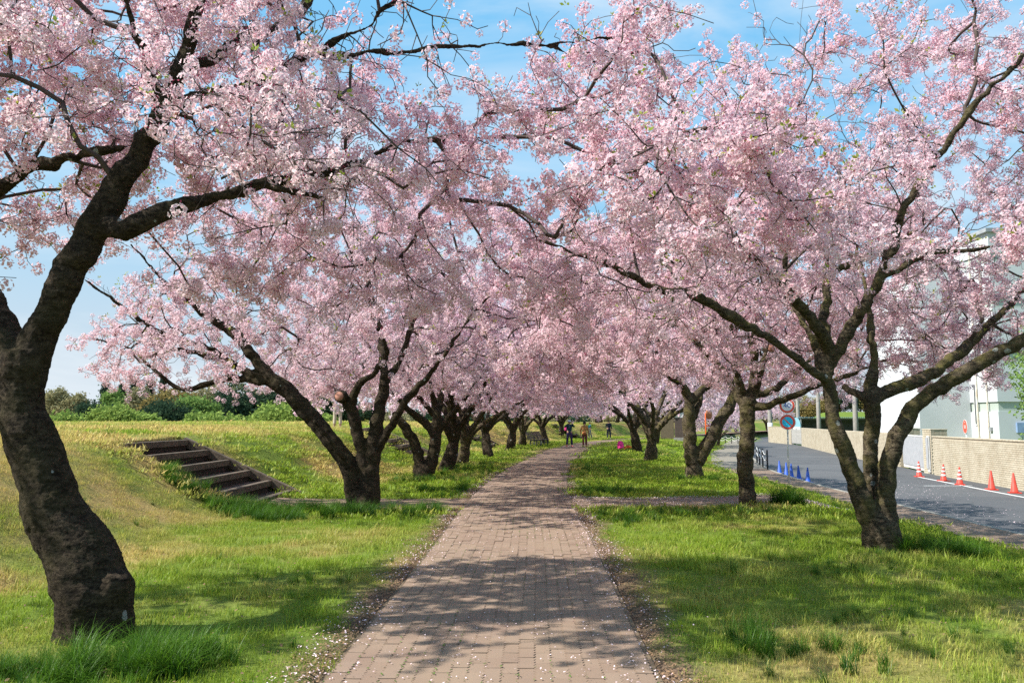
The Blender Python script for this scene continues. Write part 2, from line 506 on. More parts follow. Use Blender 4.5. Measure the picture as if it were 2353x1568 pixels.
# interlocking pavers with wavy long sides
def m_brickpave():
    t = NT('clay_paver')
    pos = t.n('ShaderNodeNewGeometry').outputs['Position']
    isl = t.n('ShaderNodeNewGeometry').outputs['Random Per Island']
    rnd = t.n('ShaderNodeObjectInfo').outputs['Random']
    rr = t.math('FRACT', t.math('ADD', isl, rnd))
    f = t.noise(pos, 1.3, 5, 0.6); g = t.noise(pos, 160, 4, 0.75); h = t.noise(pos, 11, 4, 0.6)
    col = t.mix(rr, (0.215, 0.146, 0.106), (0.255, 0.182, 0.134))
    col = t.mix(t.rng(f, 0.35, 0.7, 0, 0.6), col, (0.29, 0.215, 0.145))
    col = t.mix(t.rng(h, 0.5, 0.75, 0, 0.35), col, (0.22, 0.16, 0.13))
    col = t.mix(t.rng(g, 0.4, 0.7, 0, 0.4), col, (0.17, 0.125, 0.10))
    t.bsdf(col, 0.92, g, 0.35, 0.004, 0.2)
    return t.mat
PAVER = m_brickpave()
BW, BL = 0.1085, 0.222
def paver_outline(phase=0):
    w, l = BW / 2 - .0020, BL / 2 - .0018
    n = 8; a = 0.008
    pts = []
    ys = np.linspace(-l, l, n + 1)
    for i, y in enumerate(ys): pts.append((w + (a if i % 2 else -a), y))
    for i, y in reversed(list(enumerate(ys))): pts.append((-w + (a if i % 2 else -a), y))
    return pts
_out = paver_outline()
_no = len(_out)
def paver_arrays(x, y, rz, dz, tilt):
    c, s_ = math.cos(rz), math.sin(rz)
    top = []; bot = []
    for px, py in _out:
        X = x + px * c - py * s_; Y = y + px * s_ + py * c
        top.append((X, Y, dz + tilt[0] * px + tilt[1] * py)); bot.append((X, Y, -0.05))
    return top + bot
mb = MB(); mb.add([(p[0], p[1], 0) for p in _out] + [(p[0], p[1], -.05) for p in _out],
                  [tuple(range(_no))] + [(i, i + _no, (i + 1) % _no + _no, (i + 1) % _no) for i in range(_no)])
paver_me = mb.mesh('brick', PAVER)
bricks = []
for colm in range(-9, 10):
    off = (colm % 2) * BL / 2
    for rrow in range(0, 170):
        s0 = 2.4 + rrow * BL + off
        if s0 > 36: break
        x = float(c_of(s0)) + colm * BW
        if abs(x / max(s0, 1)) > 0.75: continue
        bricks.append((s0, x, colm))
vis = [b for b in bricks if b[0] > 4.25]
vis.sort(key=lambda b: b[0] ** 2 + b[1] ** 2)
near = set((b[0], b[2]) for b in vis[:300])
rest = MB()
for s0, x, colm in bricks:
    rz = math.atan2(-(float(c_of(s0 + .3)) - float(c_of(s0 - .3))), 0.6)
    dz = random.gauss(0, .0022) + (float(fbm(x * 1.5, s0 * 1.5, 77, 2)) - .5) * .012
    tl = (random.gauss(0, .012), random.gauss(0, .008))
    if (s0, colm) in near:
        link_mesh('brick', paver_me, path, loc=(x, s0, dz), rot=(tl[1], -tl[0], rz))
    else:
        rest.add(paver_arrays(x, s0, rz, dz, tl), [tuple(range(_no))] + [(i, i + _no, (i + 1) % _no + _no, (i + 1) % _no) for i in range(_no)])
rest.build('paving_bricks', PAVER, path, kind='stuff')
FARPAVE = m_paving('far_paving', (0.265, 0.18, 0.128), (0.305, 0.215, 0.158), 0.2, (4.5, 18, 1))
Ys = axis([(35.9, 60, .5), (60, 150, 1.5)])
strip('far_paving', Ys, c_of(Ys) - 1.06, c_of(Ys) + 1.06, lambda X, Y: -0.004, FARPAVE, 2, kind=None, parent=path)

# cross path
t_ = np.linspace(0, 1, 60)
CPX = np.linspace(-4.75, 10.0, 60)
Vv = []; 
for x in CPX:
    yc = np.interp(x, _xpx, _xpy); h = np.interp(x, _xpx, _xph)
    for k in range(7):
        yy = yc + h * (k / 3 - 1)
        s = x - float(c_of(yy))
        z = float(terrain(x, yy, False)) + 0.008
        if abs(s) < 1.45: z = -0.026 if abs(s) < 1.0 else 0.004
        Vv.append((x, yy, z))
Ff = [(j * 7 + k, (j + 1) * 7 + k, (j + 1) * 7 + k + 1, j * 7 + k + 1) for j in range(59) for k in range(6)]
CROSSPAVE = m_paving('cross_paving', (0.265, 0.185, 0.130), (0.31, 0.225, 0.165), 0.3, (9.2, 9.2, 1))
tag(link_mesh('cross_path', mesh_np('cross_path', Vv, Ff, CROSSPAVE, True)), 'brick side path crossing the footpath from the steps to the road', kind='structure')

# pavement, gravel, kerb, road
zs = lambda X, Y: -0.79
Ys = axis([(0, 41, .6)])
SIDE = m_paving('sidewalk_paving', (0.235, 0.165, 0.118), (0.28, 0.205, 0.15), 0.3, (9, 4.5, 1))
strip('pavement', Ys, rl_of(Ys) - side_w(Ys) - .06, rl_of(Ys) - .155, zs, SIDE, 3, label='brown brick pavement beside the road')
Ys = axis([(40.9, 120, 1.0)])
GRAV = m_paving('pale_gravel', (.21, .185, .15), (.28, .25, .20), 0.8)
strip('gravel_strip', Ys, rl_of(Ys) - side_w(Ys) - .06, rl_of(Ys) - .155, zs, GRAV, 3, label='pale gravel strip beside the bend of the road')
Ys = axis([(0, 60, .6), (60, 160, 2)])
kb = MB()
KERB = m_simple('kerb_concrete', (0.30, 0.285, 0.25), (0.20, 0.185, 0.15), 5, 0.9, world_pos=True)
for y0 in np.arange(4, 75, 0.605):
    a = float(rl_of(y0)); b = float(rl_of(y0 + .6))
    kb.box(((a + b) / 2 - .075, y0 + .3, -0.86), (.15, .596, .155), rz=-math.atan2(b - a, .6))
kb.build('kerb', KERB, bevel=0.012)['kind'] = 'structure'
def m_asphalt():
    t = NT('asphalt')
    pos = t.n('ShaderNodeNewGeometry').outputs['Position']
    f = t.noise(pos, 0.6, 5, 0.6); g = t.noise(pos, 120, 3, 0.7)
    col = t.mix(t.rng(f, 0.3, 0.7), (0.080, 0.081, 0.086), (0.105, 0.106, 0.108))
    col = t.mix(t.rng(g, 0.35, 0.7, 0, 0.6), col, (0.065, 0.065, 0.068))
    vo = t.n('ShaderNodeTexVoronoi', feature='DISTANCE_TO_EDGE'); vo.inputs['Scale'].default_value = .42
    wv = t.n('ShaderNodeVectorMath', operation='ADD'); t.l(pos, wv.inputs[0]); nz = t.n('ShaderNodeTexNoise'); nz.inputs['Scale'].default_value = 1.3; t.l(pos, nz.inputs['Vector']); t.l(nz.outputs['Color'], wv.inputs[1]); t.l(wv.outputs[0], vo.inputs['Vector'])
    ck = t.math('MULTIPLY', t.math('LESS_THAN', vo.outputs['Distance'], .010), t.rng(t.noise(pos, .25, 3, .6), .46, .56))
    col = t.mix(t.math('MULTIPLY', ck, .7), col, (.03, .03, .03))
    pt = t.noise(pos, .16, 2, .4); col = t.mix(t.rng(pt, .53, .545, 0, .30), col, (.135, .134, .132))
    t.bsdf(col, 0.85, g, 0.4, 0.006, 0.3)
    return t.mat
Ys = axis([(0, 60, 1.0), (60, 200, 4)])
strip('road', Ys, rl_of(Ys) + .0, wl_of(Ys) + .1, lambda X, Y: -0.905, m_asphalt(), 6, label='grey asphalt road bending away beside the brick wall')
WHITE = m_simple('road_paint', (0.72, 0.72, 0.70), (0.55, 0.55, 0.53), 14, 0.7, world_pos=True)
Ys = axis([(14, 37, .6)])
strip('edge_line', Ys, wl_of(Ys) - 1.36, wl_of(Ys) - 1.22, lambda X, Y: -0.900, WHITE, 1, label='white painted line along the wall side of the road')
mk = MB(); mk.add([(16.05, 31.4, -.9), (18.0, 31.5, -.9), (18.0, 31.62, -.9), (16.05, 31.52, -.9)], [(0, 1, 2, 3)])
mk.build('cross_line', WHITE)['kind'] = 'structure'

# ------------------------------------------------------------------ scattering: small real meshes set on points
def proto(name, V, F, mats, cols=None):
    me = mesh_np(name, V, F, mats)
    if cols is not None:
        a = me.color_attributes.new('col', 'FLOAT_COLOR', 'POINT')
        c = np.ones((len(V), 4), np.float32); c[:, :3] = cols
        a.data.foreach_set('color', c.ravel())
    return bpy.data.objects.new(name, me)

def scatter_group(name, protos):
    ng = bpy.data.node_groups.new(name, 'GeometryNodeTree')
    ng.interface.new_socket('Geometry', in_out='INPUT', socket_type='NodeSocketGeometry')
    ng.interface.new_socket('Geometry', in_out='OUTPUT', socket_type='NodeSocketGeometry')
    N = ng.nodes.new; L = ng.links.new
    gi = N('NodeGroupInput'); go = N('NodeGroupOutput')
    g2i = N('GeometryNodeGeometryToInstance')
    for p in reversed(protos):
        oi = N('GeometryNodeObjectInfo'); oi.inputs['Object'].default_value = p
        L(oi.outputs['Geometry'], g2i.inputs[0])
    iop = N('GeometryNodeInstanceOnPoints')
    iop.inputs['Pick Instance'].default_value = True
    def attr(nm, dt):
        a = N('GeometryNodeInputNamedAttribute'); a.data_type = dt; a.inputs['Name'].default_value = nm
        return a.outputs['Attribute']
    L(gi.outputs[0], iop.inputs['Points']); L(g2i.outputs[0], iop.inputs['Instance'])
    L(attr('idx', 'INT'), iop.inputs['Instance Index'])
    L(attr('rot', 'FLOAT_VECTOR'), iop.inputs['Rotation'])
    L(attr('scl', 'FLOAT_VECTOR'), iop.inputs['Scale'])
    L(iop.outputs[0], go.inputs[0])
    return ng

def scatter_mesh(name, pts, rot, scl, idx, tint):
    me = bpy.data.meshes.new(name)
    n = len(pts)
    me.vertices.add(n); me.vertices.foreach_set('co', np.asarray(pts, np.float32).ravel())
    scl = np.asarray(scl, np.float32)
    if scl.ndim == 1: scl = np.repeat(scl[:, None], 3, 1)
    for an, ty, arr in (('rot', 'FLOAT_VECTOR', rot), ('scl', 'FLOAT_VECTOR', scl), ('idx', 'INT', idx), ('tint', 'FLOAT', tint)):
        a = me.attributes.new(an, ty, 'POINT')
        if ty == 'FLOAT_VECTOR': a.data.foreach_set('vector', np.asarray(arr, np.float32).ravel())
        else: a.data.foreach_set('value', np.asarray(arr, np.int32 if ty == 'INT' else np.float32).ravel())
    me.update()
    return me

def scatter(name, me, group, parent=None, kind='stuff'):
    o = link_mesh(name, me, parent, kind)
    m = o.modifiers.new('scatter', 'NODES'); m.node_group = group
    return o

# blossom pompoms
def pompom(seed, n=20, rad=.044, fl=.0150, petals=5):
    r = np.random.default_rng(seed)
    V = []; F = []; C = []
    for k in range(n):
        z = 1 - 2 * (k + .5) / n; a = k * 2.39996 + r.uniform(-.3, .3)
        d = np.array((math.sqrt(1 - z * z) * math.cos(a), math.sqrt(1 - z * z) * math.sin(a), z)) + r.normal(0, .18, 3)
        d /= np.linalg.norm(d)
        c = d * rad * r.uniform(.72, 1.15)
        u = np.cross(d, r.normal(0, 1, 3)); u /= np.linalg.norm(u); w = np.cross(d, u)
        tone = r.uniform(.80, 1.06); b = len(V)
        V.append(c); C.append((.80 * tone, .42 * tone, .50 * tone))
        for p in range(petals):
            aa = 2 * PI * p / petals + r.uniform(-.1, .1); L = fl * r.uniform(.85, 1.1)
            e = math.cos(aa) * u + math.sin(aa) * w; s_ = -math.sin(aa) * u + math.cos(aa) * w
            lift = r.uniform(.15, .55)
            m1 = c + e * L * .58 + s_ * L * .42 + d * L * lift * .7; m2 = c + e * L * .58 - s_ * L * .42 + d * L * lift * .7
            tip = c + e * L * 1.0 + d * L * lift
            i = len(V); V += [m1, tip, m2]; C += [(tone, tone * .97, tone * .98), (tone, tone, tone), (tone, tone * .97, tone * .98)]
            F += [(b, i, i + 1), (b, i + 1, i + 2)]
    for k in range(7):                                           # buds and red calyces
        d = r.normal(0, 1, 3); d /= np.linalg.norm(d); c = d * rad * 1.15
        u = np.cross(d, (0.3, .5, .8)); u /= np.linalg.norm(u)
        i = len(V); V += [c - u * .005, c + u * .005, c + d * .016]; C += [(.42, .10, .17)] * 3; F += [(i, i + 1, i + 2)]
    return np.array(V), np.array(F), np.array(C)
PROTO_B = [proto('blossom_cluster', *pompom(s)[:2], PETAL, pompom(s)[2]) for s in range(5)]
def far_pompom(seed):
    r = np.random.default_rng(seed + 50)
    V = []; F = []; C = []
    for k in range(15):
        d = r.normal(0, 1, 3); d /= np.linalg.norm(d); c = d * .05 * r.uniform(.5, 1.2)
        n_ = d + r.normal(0, .5, 3); n_ /= np.linalg.norm(n_)
        u = np.cross(n_, r.normal(0, 1, 3)); u /= np.linalg.norm(u); w = np.cross(n_, u)
        L = r.uniform(.018, .026); t = r.uniform(.75, 1.06); i = len(V)
        V += [c - u * L, c - w * L * .8, c + u * L, c + w * L * .8]; C += [(t, t * r.uniform(.82, 1), t * r.uniform(.88, 1))] * 4
        F += [(i, i + 1, i + 2), (i, i + 2, i + 3)]
    return np.array(V), np.array(F), np.array(C)
PROTO_F = [proto('far_blossom_cluster', *far_pompom(s)[:2], PETAL, far_pompom(s)[2]) for s in range(4)]
def leaf_tuft(seed, n=6, L0=.036):
    r = np.random.default_rng(seed + 90); V = []; F = []
    for k in range(n):
        d = r.normal(0, 1, 3); d[2] = abs(d[2]) * .8 + .2; d /= np.linalg.norm(d)
        u = np.cross(d, r.normal(0, 1, 3)); u /= np.linalg.norm(u); L = L0 * r.uniform(.6, 1.2)
        b = d * .012; i = len(V)
        V += [b, b + d * L * .5 + u * L * .26, b + d * L, b + d * L * .5 - u * L * .26]; F += [(i, i + 1, i + 2), (i, i + 2, i + 3)]
    return np.array(V), np.array(F)
PROTO_L = [proto('leaf_tuft', *leaf_tuft(s), YOUNG) for s in range(3)]
G_BLOS = scatter_group('blossoms', PROTO_B)
G_FAR = scatter_group('far_blossoms', PROTO_F)
G_LEAF = scatter_group('young_leaves', PROTO_L)

# ------------------------------------------------------------------ cherry trees
def catmull(pts, step):
    pts = np.asarray(pts, float)
    p = np.vstack([2 * pts[0] - pts[1], pts, 2 * pts[-1] - pts[-2]])
    out = []
    for i in range(1, len(p) - 2):
        d = np.linalg.norm(p[i + 1, :3] - p[i, :3]); n = max(2, int(d / step))
        t = np.linspace(0, 1, n, endpoint=False)[:, None]
        a, b, c, e = p[i - 1], p[i], p[i + 1], p[i + 2]
        out.append(.5 * ((2 * b) + (-a + c) * t + (2 * a - 5 * b + 4 * c - e) * t ** 2 + (-a + 3 * b - 3 * c + e) * t ** 3))
    out.append(pts[-1:])
    return np.vstack(out)

class Cherry:
    def __init__(s, base, seed=0):
        s.base = np.array(base, float); s.r = np.random.default_rng(seed)
        s.cap = 60000
        s.pos = np.zeros((s.cap, 3)); s.dir = np.zeros((s.cap, 3)); s.par = np.full(s.cap, -1); s.fix = np.zeros(s.cap); s.ok = np.zeros(s.cap, bool)
        s.n = 0; s.limbs = []; s.stage = np.zeros(s.cap, np.int8)
    def node(s, p, par, d, fix=0., ok=True, st=0):
        i = s.n; s.pos[i] = p; s.par[i] = par; s.dir[i] = d; s.fix[i] = fix; s.ok[i] = ok; s.stage[i] = st; s.n += 1
        return i
    def limb(s, pts, okz=1.25, jitter=.012):
        """pts: rows of (x, y, z, radius), relative to the base"""
        c = catmull(pts, .10)
        c[1:-1, :3] += s.r.normal(0, 1, (len(c) - 2, 3)) * jitter
        s.limbs.append(c)
        par = -1
        if s.n: par = int(np.argmin(np.linalg.norm(s.pos[:s.n] - c[0, :3], axis=1)))
        T = np.gradient(c[:, :3], axis=0); T /= np.linalg.norm(T, axis=1)[:, None] + 1e-9
        for q, t in zip(c, T): par = s.node(q[:3], par, t, max(q[3], .006), q[2] > okz)
    def grow(s, targets, step=.17, st=1, up=.12, maxd=9, kill=.10):
        d0 = np.array([np.min(np.linalg.norm(s.pos[:s.n] - t, axis=1)) for t in targets])
        for t in targets[np.argsort(d0)]:
            v = t - s.pos[:s.n]; d = np.linalg.norm(v, axis=1)
            cosv = np.einsum('ij,ij->i', v, s.dir[:s.n]) / (d + 1e-6)
            cost = d * (1.25 - .45 * cosv) + np.where(s.ok[:s.n], 0, 50)
            i = int(np.argmin(cost)); L = d[i]
            if L > maxd or L < kill: continue
            p0 = s.pos[i]; p1 = p0 + (s.dir[i] * .25 + v[i] / L * .2 + np.array((0, 0, up * .3))) * L
            p2 = t - np.array((0, 0, up)) * L * .35 - v[i] * .12
            k = max(2, int(L / step)); u = np.linspace(0, 1, k + 1)[1:, None]
            c = (1 - u) ** 3 * p0 + 3 * (1 - u) ** 2 * u * p1 + 3 * (1 - u) * u ** 2 * p2 + u ** 3 * t
            c[:-1] += s.r.normal(0, .018, (k, 3))[: k][:-1] if k > 1 else 0
            par = i; prev = p0
            for q in c:
                dd = q - prev; dd /= np.linalg.norm(dd) + 1e-9
                par = s.node(q, par, dd, 0., True, st); prev = q
    def radii(s, tip=.0034, ex=2.35):
        n = s.n; w = np.zeros(n); kids = np.zeros(n, int)
        for i in range(n - 1, -1, -1):
            if kids[i] == 0: w[i] = 1.0
            p = s.par[i]
            if p >= 0: w[p] += w[i]; kids[p] += 1
        rad = tip * w ** (1 / ex)
        for i in range(n):
            if s.fix[i] > 0: rad[i] = s.fix[i]
            elif s.par[i] >= 0: rad[i] = min(rad[i], rad[s.par[i]] * .82 if s.fix[s.par[i]] > 0 else rad[s.par[i]])
        s.rad = rad
        return rad
    def twig_mesh(s, name, minr=0.0, mat=None):
        n = s.n; m = np.array([i for i in range(n) if s.fix[i] == 0 and s.par[i] >= 0 and s.rad[i] >= minr])
        if len(m) == 0: return None
        p = s.par[m]; A = s.pos[p]; B = s.pos[m]
        ra = np.minimum(np.where(s.fix[p] > 0, s.rad[m] * 1.3, s.rad[p]), s.rad[m] * 1.35); rb = s.rad[m]
        Tn = B - A; Ln = np.linalg.norm(Tn, axis=1)[:, None] + 1e-9; Tn = Tn / Ln
        A = A - Tn * (ra[:, None] * .5); B = B + Tn * (rb[:, None] * .5)
        ref = np.tile(np.array((.37, .61, .70)), (len(m), 1)); N = np.cross(Tn, ref); N /= np.linalg.norm(N, axis=1)[:, None] + 1e-9
        Bn = np.cross(Tn, N)
        Vs = []; Fs = []; off = 0
        for lo, hi, k in ((0, .008, 3), (.008, .02, 5), (.02, 9, 8)):
            q = (rb >= lo) & (rb < hi)
            if not q.any(): continue
            ang = np.arange(k) * 2 * PI / k
            ring = np.cos(ang)[None, :, None] * N[q][:, None, :] + np.sin(ang)[None, :, None] * Bn[q][:, None, :]
            va = A[q][:, None] + ring * ra[q][:, None, None]; vb = B[q][:, None] + ring * rb[q][:, None, None]
            vv = np.concatenate([va, vb], 1).reshape(-1, 3); cnt = q.sum()
            i = np.arange(k); base = (np.arange(cnt) * 2 * k)[:, None]
            f = np.stack([base + i, base + (i + 1) % k, base + k + (i + 1) % k, base + k + i], -1).reshape(-1, 4)
            Vs.append(vv); Fs.append(f + off); off += len(vv)
        return mesh_np(name, np.vstack(Vs), np.vstack(Fs), mat or TWIG, True)
    def trunk_mesh(s, name, mat, voxel=.02, n=14, amp=1.0):
        """limbs fused into one skin, with knobs"""
        mb = MB()
        for c in s.limbs:
            k = np.clip(c[:, 3], .007, 9)
            mb.tube(c[:, :3], k, n if k.max() > .05 else 8)
        return mb.mesh(name, mat, True)
    def blossom_points(s, frac=.9, jit=.05, maxr=.016, per=1):
        r = s.r
        m = np.where((s.rad[:s.n] < maxr) & (np.arange(s.n) > 0) & ((s.stage[:s.n] < 3) | (r.random(s.n) < .3)))[0]
        pts = []
        for _ in range(per):
            q = m[r.random(len(m)) < frac]
            u = r.random((len(q), 1)); p = s.par[q]
            pts.append(s.pos[q] * u + s.pos[p] * (1 - u) + r.normal(0, jit, (len(q), 3)))
        return np.vstack(pts)

TEX = {}
def tex(name, size, depth=2):
    if name not in TEX:
        t = bpy.data.textures.new(name, 'CLOUDS'); t.noise_scale = size; t.noise_depth = depth; TEX[name] = t
    return TEX[name]

def trunk_mods(o, voxel, a1=.05, a2=.018, a3=.008):
    m = o.modifiers.new('fuse', 'REMESH'); m.mode = 'VOXEL'; m.voxel_size = voxel; m.use_smooth_shade = True
    for nm, sz, st in (('knobs', .34, a1), ('bumps', .09, a2), ('bark', .024, a3)):
        if st:
            d = o.modifiers.new(nm, 'DISPLACE'); d.texture = tex(nm, sz); d.strength = st; d.mid_level = .58; d.texture_coords = 'LOCAL'

def dome(r, n, c, Rx, Ry, zlow, ztop, inner=.9, power=.75):
    """points through an umbrella-shaped crown"""
    out = []
    while len(out) < n:
        a = r.uniform(0, 2 * PI); q = math.sqrt(r.uniform(0, 1))
        edge = zlow + .55
        zt = edge + (ztop - edge) * (1 - q * q) ** power
        zb = zlow + inner * (1 - q) ** 1.2
        z = zb + (zt - zb) * r.uniform(0, 1) ** .85
        out.append((c[0] + Rx * q * math.cos(a), c[1] + Ry * q * math.sin(a), z))
    return np.array(out)

def foliage(t, root, pts, group, scale=(.85, 1.35), leaf_frac=.12, leaf_scale=(.9, 1.5), nidx=5, name='blossom'):
    r = t.r; n = len(pts)
    g = fbm(pts[:, 0] * .8 + pts[:, 2] * .5 + t.base[0], pts[:, 1] * .8 - pts[:, 2] * .4, 41, 3)
    tint = np.clip((g - .5) * 1.5 + .42 + r.normal(0, .22, n), 0, 1)
    me = scatter_mesh(name, pts, r.uniform(0, 2 * PI, (n, 3)), r.uniform(*scale, n) * np.where(r.random(n) < .15, .6, 1), r.integers(0, nidx, n), tint)
    scatter(name, me, group, root)
    if leaf_frac:
        q = pts[r.random(n) < leaf_frac]; k = len(q)
        q = q + r.normal(0, .05, (k, 3)) + np.array((0, 0, .03))
        keep = fbm(q[:, 0] * .9, q[:, 1] * .9 + q[:, 2], 63, 2) > .36
        q = q[keep]; k = len(q)
        rot = np.stack([r.normal(0, .6, k), r.normal(0, .6, k), r.uniform(0, 6.28, k)], 1)
        scatter('leaves', scatter_mesh('leaves', q, rot, r.uniform(*leaf_scale, k), r.integers(0, 3, k), r.random(k)), G_LEAF, root)

STUMP = m_simple('sawn_wood', (0.40, 0.20, 0.14), (0.30, 0.14, 0.10), 18, .8)
def stump(root, loc, normal, rad):
    """sawn end of a pruned limb"""
    mb = MB(); n = Vector(normal).normalized(); p = Vector(loc)
    mb.tube([p - n * rad * 1.6, p - n * rad * .1, p], [rad * 1.25, rad * 1.12, rad * .95], 14, 0, True)
    q = [p + n * .004 + n * .0, p + n * .012]
    mb.tube(q, [rad * .9, rad * .88], 14, 1, True)
    return mb.build('pruned_stub', [BARK1, STUMP], root, True)

def qlimb(base, pts, Ydef):
    """limb measured in the photograph: (x, y, width[, depth]) -> relative x, y, z, radius"""
    out = []
    for p in pts:
        Y = p[3] if len(p) > 3 else Ydef
        w = P(p[0], p[1], Y) - base
        out.append((w[0], w[1], w[2], p[2] / 2 * Y / FQ * .87))
    return out

def finish_tree(t, name, label, bark, group='cherry trees lining the footpath', voxel=.018, mods=(.05, .018, .008), bl=None, leaf=.12, twigmin=0.0, far=False, sc=(.85, 1.35)):
    root = thing(name, label, 'cherry tree', tuple(t.base), 0, group)
    t.radii()
    tr = link_mesh('trunk', t.trunk_mesh('trunk', bark), root)
    trunk_mods(tr, voxel, *mods)
    tw = t.twig_mesh('twigs', twigmin)
    if tw: link_mesh('twigs', tw, root, 'stuff')
    foliage(t, root, bl, G_FAR if far else G_BLOS, sc, leaf, nidx=4 if far else 5)
    return root
def proj(p):
    d = np.asarray(p) - np.array((0, 0, EYE)); c, s_ = math.cos(PITCH), math.sin(PITCH)
    f = d[:, 1] * c + d[:, 2] * s_; u = -d[:, 1] * s_ + d[:, 2] * c
    return CXQ + FQ * d[:, 0] / f, CYQ - FQ * u / f, f
def thin(t, pts, nearY, keep):
    """crowns are open on the side of the path where the limbs show"""
    w = pts + t.base; x, y, f = proj(w)
    k = (w[:, 1] > nearY) | (t.r.random(len(w)) < keep)
    gap = ((x - 1130) / 290) ** 2 + ((y - 40) / 115) ** 2 < 1
    k &= ~(gap & (f > 0) & (t.r.random(len(w)) < .93))
    return pts[k]
def shoots(t, n, lo=.5, hi=1.1):
    t.radii(); m = np.where(t.ok[:t.n] & (t.rad < .02) & (t.rad > .004))[0]; q = t.r.choice(m, n)
    d = t.r.normal(0, .55, (n, 3)) + np.array((0, 0, 1.0)) + t.dir[q] * .4; d /= np.linalg.norm(d, axis=1)[:, None]
    t.grow(t.pos[q] + d * t.r.uniform(lo, hi, (n, 1)), .2, 3, .05, 1.6, .06)
def bloss(t, frac, jit, per, thr, open_=.7):
    """sleeves of blossom along the twigs, bare where the noise is low"""
    p = t.blossom_points(frac, jit, .014, per); w = p + t.base
    k = fbm(w[:, 0] * 1.6 + w[:, 2] * 1.1, w[:, 1] * 1.6 - w[:, 2] * .9, 71, 2) > thr - .12 * t.r.random(len(p))
    lt = np.vstack([l_[l_[:, 3] > .022][:, :3] for l_ in t.limbs if (l_[:, 3] > .022).any()]) + t.base
    lx, ly, lf = proj(lt); x, y, f = proj(w)
    hide = np.zeros(len(p), bool)
    for a_ in range(0, len(p), 4000):
        b_ = slice(a_, a_ + 4000)
        dd = np.linalg.norm(w[b_, None, :] - lt[None], axis=2).min(1); hide[b_] = dd < .28
    k &= ~(hide & (t.r.random(len(p)) < .75))
    front = (w[:, 1] < t.base[1] - .35) & (np.hypot(p[:, 0], p[:, 1]) < 2.6) & (p[:, 2] < 3.7)
    k &= ~(front & (t.r.random(len(p)) < open_))
    gap = ((x - 1130) / 270) ** 2 + ((y - 45) / 100) ** 2 < 1
    return p[k & ~(gap & (f > 0) & (f < 14) & (t.r.random(len(p)) < .8))]
def add_twigs(t, n, lo=.2, hi=.55, up=.25, maxr=.05):
    t.radii()
    m = np.where(t.ok[:t.n] & (t.rad < maxr))[0]
    q = t.r.choice(m, n)
    d = t.r.normal(0, 1, (n, 3)) + t.dir[q] * .8 + np.array((0, 0, up)); d /= np.linalg.norm(d, axis=1)[:, None]
    t.grow(t.pos[q] + d * t.r.uniform(lo, hi, (n, 1)), .15, 2, .05, 1.2, .06)

# ---- nearest tree on the left: leaning trunk, measured limb by limb
b = P(212, 1452, 6.1); b[2] = -.02
t = Cherry(b, 11)
Y0 = 6.1
t.limb(qlimb(b, [(212, 1490, 205), (220, 1400, 192), (207, 1330, 195), (167, 1240, 165), (120, 1150, 146), (86, 1050, 131), (55, 950, 118), (48, 880, 120), (62, 810, 122)], Y0), 9)
t.limb(qlimb(b, [(215, 1420, 120), (250, 1355, 100, 6.0), (272, 1315, 60, 5.98)], Y0), 9)          # burl at the foot
t.limb(qlimb(b, [(55, 860, 105), (80, 790, 100), (108, 735, 88), (150, 650, 88), (196, 555, 88), (243, 480, 82), (293, 400, 74), (352, 300, 63), (382, 235, 60), (402, 195, 52), (425, 115, 45), (452, 30, 42), (478, -60, 36), (505, -160, 26, 6.3), (520, -260, 14, 6.5)], Y0), 2.2)
t.limb(qlimb(b, [(45, 850, 90), (15, 780, 85, 6.2), (-15, 710, 80, 6.4), (-70, 600, 66, 6.7), (-130, 460, 52, 7.0), (-180, 300, 38, 7.2), (-215, 120, 26, 7.4), (-230, -80, 12, 7.6)], Y0), 2.2)
t.limb(qlimb(b, [(-100, 520, 45, 6.8), (-50, 462, 45, 6.7), (0, 432, 44, 6.6), (75, 388, 38, 6.5), (170, 358, 34, 6.4), (245, 345, 28, 6.3), (305, 333, 14, 6.3)], Y0), 2)
t.limb(qlimb(b, [(225, 520, 62), (285, 528, 60, 6.0), (335, 505, 54, 6.0), (400, 480, 48, 6.1), (500, 450, 38, 6.3), (620, 421, 33, 6.5), (750, 396, 28, 6.8), (835, 372, 22, 7.0), (905, 330, 17, 7.2), (1000, 321, 15, 7.5), (1130, 318, 13, 7.8), (1230, 306, 11, 8.1), (1350, 290, 7, 8.4)], Y0), 2)
t.limb(qlimb(b, [(610, 423, 26, 6.5), (665, 438, 24, 6.4), (745, 458, 12, 6.3)], Y0), 2)
t.limb(qlimb(b, [(372, 250, 40), (345, 165, 29, 6.0), (316, 80, 26, 5.9), (290, 0, 22, 5.8), (262, -90, 14, 5.7)], Y0), 2)
t.limb(qlimb(b, [(400, 190, 40), (455, 150, 38, 6.3), (510, 118, 36, 6.5), (580, 80, 34, 6.8), (650, 52, 32, 7.1), (720, -5, 26, 7.4), (780, -70, 16, 7.7)], Y0), 2)
t.limb(qlimb(b, [(400, 240, 45), (470, 225, 36, 6.0), (545, 200, 32, 6.0), (620, 172, 29, 6.0), (727, 119, 26, 6.0), (800, 80, 18, 6.0), (852, 48, 16, 6.0), (905, 5, 12, 6.0), (960, -50, 8, 6.0)], Y0), 2)
t.limb(qlimb(b, [(640, 160, 22, 6.0), (700, 126, 22, 6.2), (790, 128, 21, 6.4), (930, 119, 18, 6.7), (1030, 106, 16, 6.9), (1120, 106, 14, 7.1), (1200, 103, 12, 7.2), (1330, 95, 10, 7.5), (1420, 84, 8, 7.7), (1500, 76, 5, 7.9)], Y0), 2)
t.limb(qlimb(b, [(1240, 100, 9, 7.3), (1310, 122, 8, 7.5), (1400, 152, 7, 7.7), (1470, 175, 5, 7.9)], Y0), 2)
